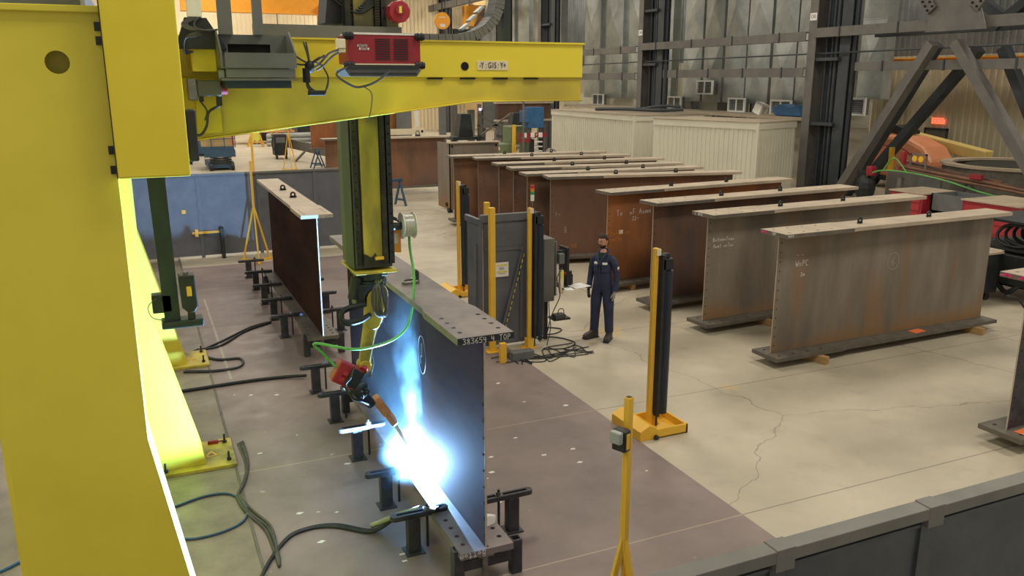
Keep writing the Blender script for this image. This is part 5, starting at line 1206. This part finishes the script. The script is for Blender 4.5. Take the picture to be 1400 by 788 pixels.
part('frame', MB().box(0, .05, 0, .05, 0, 1.6).box(0, .05, 1.5, 1.55, 0, 1.6).box(1.4, 1.45, 0, .05, 0, 1.6).box(0, 1.45, 0, 1.55, 1.0, 1.05).box(0, 1.45, 0, 1.55, 1.55, 1.6).box(0, 1.45, 0, 1.55, .3, .35), 'black', t)
for k in range(6): part('hose_coil', MB().tube([(.1+.25*k+.05*math.sin(a*2), .6+.4*math.cos(a), 1.3+.22*math.sin(a)) for a in [i*math.pi/6 for i in range(13)]], .035, 8, 3), 'rubber', t, smooth=True)
part('crate', MB().box(-.1, .9, .0, .9, .35, .95), 'black', t, bevel=.02)
part('lower_hoses', MB().tube([(0, .2, .5), (-.1, .5, .2), (.0, .9, .4), (-.1, 1.2, .15), (.2, 1.4, .3)], .05, 8), 'rubber', t, smooth=True)
t = thing('parts_cart', 'dark machine cart with pale flat top behind the right girder', 'cart', (14.4, 10.9, 0))
part('body', MB().box(0, 1.1, 0, .9, .15, .95), 'black', t, bevel=.02); part('top', MB().box(-.03, 1.13, -.03, .93, .95, .99), 'rack_flange', t); part('motor', MB().cyl((-.05, .3, .8), (-.05, .3, .62), .09, n=12).cyl((-.03, .6, .5), (-.03, .6, .3), .1, n=12), 'rubber', t, smooth=True)
for q in (.1, .9): part('caster', MB().cyl((q, .05, .075), (q, .12, .075), .075, n=10), 'rubber', t)

# ------------------------------------------------------------------ background, middle
mgd = girder('long rusty girder hanging on chains behind the wire spool', (6.2, 31.3, .25), math.radians(-1.0), 'rust1', 'rack_flange', h=1.95, L=4.9, lugs=(), group='girders in the far area', holes=False)
t = thing('grey_end_girder', 'bare grey steel girder end plate beside the hanging rusty girder', 'girder', (9.3, 26.0, .1))
part('plate', MB().box(.0, 1.75, .0, .03, 0, 2.18), 'greysteel', t); part('top_flange', MB().box(-.02, 1.78, -.1, .25, 2.18, 2.22), 'rack_flange', t)
part('side_plate', MB().box(-.0, .03, 0, 1.2, 0, 2.18), 'greysteel', t); part('roller_feet', MB().cyl((-.05, .1, -.02), (.1, .1, -.02), .08, n=12).cyl((-.05, .3, .15), (.1, .3, .15), .07, n=12), 'black', t)
part('corner_hole', MB().cyl((.1, -.004, 2.08), (.1, .0, 2.08), .04, n=12).cyl((1.66, -.004, 2.08), (1.66, .0, 2.08), .04, n=12), 'hole', t)
for k, (x, lab) in enumerate(((8.35, 'left lifting chain and shackle on the hanging rusty girder'), (9.9, 'right white sling and hook on the hanging rusty girder'))):
    t = thing('lifting_sling', lab, 'sling', (x, 31.25, 2.2))
    if k == 0:
        for j in range(14): part('chain_link', MB().tube([(.0 if j % 2 else .04*math.cos(a), .04*math.cos(a) if j % 2 else 0, .1+j*.115+.075*math.sin(a)) for a in [i*math.pi/3 for i in range(7)]], .014, 5, 1), 'steel', t)
    else: part('sling', MB().cyl((0, 0, .35), (-.22, 0, 3.2), .08, n=12), 'white', t, smooth=True)
    part('shackle', MB().tube([(.07*math.cos(a), 0, .1+.1*math.sin(a)) for a in [i*math.pi/5 for i in range(11)]], .02, 6, 2), 'steel', t); part('clamp', MB().box(-.09, .09, -.06, .06, -.02, .06), 'black', t)
t = thing('white_spreader_frame', 'cream arch shaped spreader frame above the rusty girder', 'frame', (9.0, 33.0, 0))
part('arch', MB().prism([(0, 0), (.12, 0), (.12, 1.9), (.3, 2.15), (1.45, 2.15), (1.63, 1.9), (1.63, 0), (1.75, 0), (1.75, 2.38), (0, 2.38)], 'y', 0, .12), 'label', t)
part('pin_hole', MB().cyl((.1, -.01, 2.27), (.1, 0, 2.27), .05, n=12).cyl((1.65, -.01, 2.27), (1.65, 0, 2.27), .05, n=12), 'hole', t)
t = thing('rear_rust_girder', 'rusty box girder on stands behind the ram, near the top beam', 'girder', (9.1, 38, 1.1)); part('web', MB().box(0, 2.6, 0, .1, 0, 1.95), 'rust2', t); part('flange', MB().box(-.1, 2.75, -.25, .3, 1.95, 2.05).box(-.1, 2.75, -.25, .3, -.08, 0), 'rack_edge', t); part('end_plate', MB().box(1.85, 2.55, -.28, -.2, 0, 1.95), 'duct_dark', t)
part('stand', MB().box(.2, .35, -.1, .2, -1.1, -.08), 'bluedark', t); part('stand', MB().box(2.1, 2.25, -.1, .2, -1.1, -.08), 'bluedark', t)
t = thing('small_rust_girder', 'rusty girder end on blue trestles left of the ram', 'girder', (7.95, 42.6, 1.0)); part('web', MB().box(0, 1.6, 0, .1, 0, 2.2), 'rust2', t); part('flange', MB().box(-.05, 1.7, -.3, .3, -.07, 0).box(-.05, 1.7, -.3, .3, 2.2, 2.27), 'rack_edge', t)
def trestle(loc, label, h=.95, rz=0):
    t = thing('steel_trestle', label, 'trestle', loc, rz, 'blue steel trestles')
    part('top_beam', MB().box(-.5, .5, -.06, .06, h-.1, h), 'bluedark', t)
    for x in (-.42, .42):
        for y in (-.3, .3): part('leg', MB().bar((x, 0, h-.1), (x, y, .0), .06, .06), 'bluedark', t)
        part('tie', MB().box(x-.03, x+.03, -.24, .24, .18, .24), 'bluedark', t)
trestle((8.15, 42.3, 0), 'blue trestle under the small rusty girder, left one', .92, math.pi/2)
trestle((8.95, 42.3, 0), 'blue trestle under the small rusty girder, right one', .92, math.pi/2)
trestle((7.9, 28.2, 0), 'blue trestle just right of the ram, below the hanging girder', .95, .4)
def atruss(x, y, label):
    t = thing('black_stand', label, 'stand', (x, y, 0), 0, 'black splayed machine stands')
    part('cone', MB().prism([(0, 1.7), (.75, 1.7), (.62, 2.75), (.14, 2.75)], 'y', 0, .6), 'black', t, bevel=.02)
    part('table', MB().box(-.4, 1.2, -.3, .9, 1.55, 1.7), 'black', t); part('leg', MB().box(-.3, -.15, 0, .15, 0, 1.55), 'black', t); part('leg', MB().box(.95, 1.1, 0, .15, 0, 1.55), 'black', t)
    return t
atruss(13.9, 37.5, 'left black splayed stand behind the hanging girder'); atruss(16.6, 37.5, 'right black splayed stand left of the blue cabinet')
t = thing('crossed_bar_stand', 'crossed dark bars between the two black stands', 'frame', (14.9, 37.4, 1.7))
for a, b in (((0, 0, 0), (1.6, 0, 1.0)), ((0, 0, 1.0), (1.6, 0, .1)), ((-.1, 0, .5), (1.7, 0, .5)), ((0, 0, 0), (0, 0, 1.05))): part('bar', MB().bar(a, b, .07, .07, (0, 1, 0)), 'rack_edge', t)
part('lamp', MB().box(.0, .1, -.05, 0, 1.2, 1.3), 'led', t); part('post', MB().box(-.05, .12, 0, .1, -.1, 1.5), 'column', t)
t = thing('green_press', 'olive green machine with a P notice behind the rear girder group', 'machine', (13.9, 33.8, 0))
part('bed', MB().box(0, 2.3, .3, 1.5, 0, 1.55), 'green_machine', t, bevel=.03); part('column', MB().box(1.3, 2.2, .6, 1.5, 1.5, 2.3), 'green_machine', t, bevel=.04); n_ = part('notice', MB().box(1.35, 1.62, .28, .3, 1.15, 1.5), 'label', t)
text('notice_text', 'P', .3, (1.5, .275, 1.32), X_, Z_, 'ink', n_); part('plate', MB().box(.35, .65, .285, .3, 1.3, 1.45), 'label', t); part('handwheel', MB().ring((.05, .25, 1.2), (0, 1, 0), .13, .18, .05, 20), 'green_machine', t)
t = thing('blue_cabinet', 'blue steel electrical cabinets left of the long site office', 'cabinet', (15.6, 33.6, 2.2))
part('cabinet', MB().box(.1, .85, 0, .5, .05, .95), 'blue', t, bevel=.01); part('small_box', MB().box(-.15, .1, -.1, .4, .3, .8), 'blue', t, bevel=.01); part('stand', MB().box(.2, .3, .1, .2, -2.2, .05), 'column', t); part('stand', MB().box(.7, .8, .1, .2, -2.2, .05), 'column', t)
t = thing('striped_barrier', 'red and white striped barrier board with letter P below the blue cabinets', 'barrier', (15.15, 33.4, 1.86))
for k in range(7): part('stripe', MB().box(k*.19, k*.19+.19, 0, .03, 0, .2), 'red' if k % 2 == 0 else 'white', t)
text('letter', 'P', .16, (.86, -.003, .1), X_, Z_, 'white', t); part('lower_board', MB().box(.0, .55, .0, .03, -.2, -.04), 'red', t); part('post', MB().box(.05, .1, .03, .08, -1.86, 0), 'column', t); part('post', MB().box(1.2, 1.25, .03, .08, -1.86, 0), 'column', t)
t = thing('paper_shelf', 'stack of white trays below the striped barrier', 'shelf', (15.8, 33.2, 1.2))
for k in range(3): part('tray', MB().box(0, .4, 0, .4, .05+k*.2, .1+k*.2), 'white', t)
part('frame', MB().box(-.02, .0, .0, .4, -1.2, .6).box(.4, .42, .0, .4, -1.2, .6), 'black', t)
t = thing('red_machine', 'red machine casing behind the rear girder group', 'machine', (15.3, 31.5, 1.0)); part('casing', MB().box(0, 1.2, 0, .6, 0, .28), 'red', t, bevel=.02); part('pipes', MB().tube([(.2, 0, .28), (.35, 0, .5), (.6, 0, .45), (.8, 0, .3)], .03, 6), 'steel', t); part('base', MB().box(.1, 1.1, .05, .5, -1.0, 0), 'black', t)
o = part('pole', MB().cyl((0, 0, 0), (0, 0, 3.6), .05, n=8), 'column', loc=(15.0, 32.6, 0)); tag(o, 'dark thin pole beside the yellow post', 'pole')
for i, (x, y, lab) in enumerate(((11.0, 44, 'blue'), (10.4, 46, 'x'))):
    pass
t = thing('blue_rack', 'red and blue racking behind the rusty box girder', 'rack', (12.6, 46, 0))
part('upright', MB().box(1.5, 1.65, 0, .1, 0, 4), 'rust2', t); part('upright', MB().box(-.1, .05, 0, .1, 0, 4), 'rust2', t)
for z in (1.8, 2.5, 3.2): part('shelf_beam', MB().box(0, 1.5, 0, .1, z, z+.12), 'red', t); part('crate', MB().box(.1, 1.4, .1, .9, z+.12, z+.55), 'bluedark', t)
part('blue_box', MB().box(.2, 1.3, -.2, .1, 1.2, 1.75), 'blue', t)
t = thing('machine_columns', 'grey machine columns with yellow sheet work beneath the boom', 'machine', (17.5, 47, 0))
for k in range(6): part('column', MB().box(-1.2+k*.9, -.85+k*.9, (k % 2)*.5, (k % 2)*.5+.3, 0, 5.2), 'column' if k % 2 else 'grey_paint', t)
part('yellow_sheets', MB().box(.2, 1.3, -.4, -.3, 2.6, 4.4), 'crate', t); part('panel', MB().box(1.6, 3.2, .2, .3, 1.5, 5.0), 'grey_paint', t)
t = thing('rear_rust_beam', 'long rusty beam with pale edge beyond the blue cabinets', 'beam', (18.0, 42.5, 2.1)); part('web', MB().box(0, 3.2, 0, .1, .1, .95), 'rust3', t); part('flange', MB().box(-.1, 3.3, -.2, .3, .95, 1.05).box(-.1, 3.3, -.2, .3, 0, .1), 'rack_flange', t)
for x in (.2, 2.9): part('stand', MB().box(x, x+.15, 0, .15, -2.1, 0), 'column', t)
o = part('orange_disc_sign', MB().cyl((0, 0, 0), (0, .06, 0), .22, n=32), 'orange', loc=(7.85, 22.3, 5.85)); tag(o, 'round orange disc above the energy chain', 'sign'); part('disc_text', MB().box(-.1, .08, -.005, 0, .08, .1).box(-.07, .07, -.005, 0, -.16, -.08), 'white', o)
part('disc_rod', MB().cyl((0, .03, .22), (0, .03, 7), .02, n=8), 'black', o)

# ------------------------------------------------------------------ background, far left
t = thing('scissor_lift', 'blue scissor lift with guard rails beyond the far fence', 'lift', (2.75, 43.2, 0))
part('deck', MB().box(.2, 1.55, 0, 2.2, 1.0, 1.15), 'bluedark', t); part('chassis', MB().box(.3, 1.5, 0, 2.2, .12, .4), 'bluedark', t)
part('side_skirt', MB().box(.15, 1.6, -.05, 0, .65, 1.0), 'bluedark', t)
part('rails', MB().box(0, .04, 0, .04, 1.1, 1.95).box(1.6, 1.64, 0, .04, 1.1, 1.95).box(.5, .54, 0, .04, 1.1, 1.95).box(1.1, 1.14, 0, .04, 1.1, 1.95).box(0, 1.64, 0, .04, 1.92, 1.96).box(0, 1.64, 0, .04, 1.5, 1.54).box(0, 1.64, 2.1, 2.14, 1.92, 1.96), 'bluedark', t)
for k in range(3): part('scissor_arm', MB().bar((.4, 0, .3+k*.12), (1.4, 0, .4+k*.12), .06, .06).bar((1.4, 0.02, .3+k*.12), (.4, .02, .4+k*.12), .06, .06), 'black', t)
for x in (.35, 1.35): part('wheel', MB().cyl((x, -.05, .18), (x+.15, -.05, .18), .18, n=16), 'rubber', t)
part('load', MB().box(.1, 1.5, .2, 1.8, 1.15, 1.75), 'crate', t)
t = thing('floor_plinth', 'grey concrete drum lid just behind the far fence', 'drum', (2.2, 24.5, 0)); part('drum', MB().cyl((0, 0, 0), (0, 0, .6), .55, .5, n=28), 'rack_edge', t, bevel=.05)
t = thing('folding_sign', 'yellow A-shaped stand by the plate table', 'stand', (6.7, 58, 0))
for a, b in (((0, 0, 0), (.5, 0, 1.6)), ((1.0, 0, 0), (.5, 0, 1.6)), ((.1, 0, .3), (.9, 0, .3)), ((.0, .6, 0), (.5, .0, 1.6)), ((1.0, .6, 0), (.5, 0, 1.6))): part('bar', MB().bar(a, b, .09, .09, (0, 1, 0)), 'safety', t)
part('panel', MB().box(.25, .75, -.03, .0, .4, .9), 'paleyellow', t)
t = thing('plate_table', 'long steel layout table stacked with plates at the far left', 'table', (5.6, 60.5, 0))
part('top', MB().box(0, 4.6, 0, 2, 1.35, 1.5), 'rust1', t); part('lower_plate', MB().box(0.1, 4.6, .1, 2, .75, .85), 'jlg', t); part('stacked_plates', MB().box(.3, 4.4, .1, 1.9, .85, 1.3), 'crate', t)
for x in (.2, 2.0, 2.3, 4.2): part('leg', MB().bar((x, 0, 1.35), (x-.2, 0, 0), .1, .1), 'black', t)
t = thing('yellow_hand_cart', 'small yellow hand cart standing beyond the far fence', 'cart', (7.6, 53.5, 0))
part('bed', MB().box(0, .8, 0, .6, .3, .45), 'safety', t); part('handle', MB().bar((.1, 0, .45), (-.05, 0, 1.3), .07, .07).bar((.35, 0, .45), (.3, 0, 1.3), .07, .07).box(-.2, .5, -.05, .05, 1.28, 1.38), 'safety', t)
for x in (.1, .6): part('wheel', MB().cyl((x, -.05, .15), (x+.1, -.05, .15), .15, n=14), 'rubber', t)
t = thing('black_welder', 'black wheeled welding machine beyond the far fence', 'welding machine', (6.95, 48.2, 0))
part('casing', MB().box(0, .7, 0, .9, .2, 1.35), 'black', t, bevel=.03); part('side_hoses', MB().tube([(-.05, .1, 1.2), (-.12, .0, .8), (.0, -.08, .5), (.2, -.08, .9)], .04, 6), 'rubber', t); part('panel', MB().box(.1, .6, -.02, 0, .9, 1.2), 'grey_paint', t)
for x in (.05, .55): part('wheel', MB().cyl((x, 0, .15), (x+.1, 0, .15), .15, n=14), 'rubber', t)
t = thing('pipe_stack', 'stack of long grey pipes lying at the far left', 'pipe stack', (8.2, 58, 0))
for k in range(9): part('pipe', MB().cyl((-.3+.1*(k % 3), (k % 3)*.3, .14+(k//3)*.27), (4.2, (k % 3)*.3, .14+(k//3)*.27), .14, n=10), 'duct', t, smooth=True)
t = thing('fallen_channel', 'grey steel channel leaning toward the blue trestles', 'channel', (7.6, 47, .6)); part('channel', MB().bar((0, 3, .25), (1.6, -2.5, 0), .12, .5), 'rack_edge', t); part('prop', MB().bar((.7, -.4, -.1), (.1, -.8, -.58), .1, .1), 'rack_edge', t); part('prop', MB().bar((1.5, -2.3, -.1), (1.5, -2.3, -.6), .1, .1), 'rack_edge', t)
t = thing('far_dark_machine', 'large dark machine body under the boom at the far left', 'machine', (8.3, 63.6, 0)); part('body', MB().box(0, 3.6, 0, 2, 0, 2.9), 'black', t, bevel=.05); part('panel', MB().box(1.6, 2.6, -.05, 0, .3, 1.6), 'column', t)
for (x, y, z, w, h, m_, lab) in ((2.3, 52, 0, 1.6, 1.9, 'bluedark', 'blue crate left of the scissor lift rails'), (4.3, 52, 0, .9, 1.6, 'red', 'red cabinet right of the scissor lift'), (1.6, 47, 0, 1.0, 2.0, 'darkgreen', 'dark green bin left of the scissor lift')):
    t = thing('storage_cabinet', lab, 'cabinet', (x, y, z)); part('body', MB().box(0, w, 0, 1, .1, h), m_, t, bevel=.03); part('feet', MB().box(.05, w-.05, .1, .9, 0, .1), 'black', t); part('top_edge', MB().box(-.02, w+.02, -.02, 1.02, h, h+.05), 'rack_edge', t)
cr = thing('bridge_crane', 'bright orange bridge crane girder across the far left', 'crane beam', (0, 60, 8.7))
part('girder', MB().box(3.4, 12.3, 0, .6, 0, 1.1), 'orange', cr); part('flange', MB().box(3.4, 12.4, -.15, .75, 1.1, 1.2).box(3.4, 12.4, -.15, .75, -.08, .0), 'orange', cr); part('end_truck', MB().box(12.3, 13.1, -.6, 1.2, -.3, .6), 'orange', cr); part('hook_block', MB().box(9.2, 9.7, .2, .4, -1.3, -1.1).cyl((9.45, .3, -1.1), (9.45, .3, -.05), .03, n=6), 'black', cr)
cr = thing('far_crane', 'orange crane machinery glimpsed between the far columns', 'crane beam', (0, 67, 0)); part('girder', MB().box(25.5, 30.8, 0, .6, 8.6, 10.2), 'orange', cr); part('machinery', MB().box(26, 30, -.6, -.1, 10.2, 10.8), 'crate', cr); part('diagonal', MB().bar((26.3, -.3, 8.6), (27.3, -.3, 10.2), .2, .2), 'rust3', cr); part('diagonal', MB().bar((28.6, -.3, 8.6), (28.9, -.3, 10.2), .2, .2), 'rust3', cr)
part('dark_truss', MB().box(24.8, 30.8, .7, 1.0, 4.6, 8.4), 'column_dark', cr)
for z in (5.4, 6.5): part('truss_rail', MB().box(24.8, 30.8, .5, .7, z, z+.2), 'column', cr)
dc = thing('dark_clutter_frame', 'dark roof structure beside the ram above the boom', 'frame', (0, 50, 0))
for k in range(4): part('pipe', MB().bar((11.5, 0, 7.9-k*.3), (14.5, 0, 8.8-k*.3), .16, .14), 'column', dc)
part('green_post', MB().box(10.9, 11.1, 0, .2, 0, 9), 'green_machine', dc)
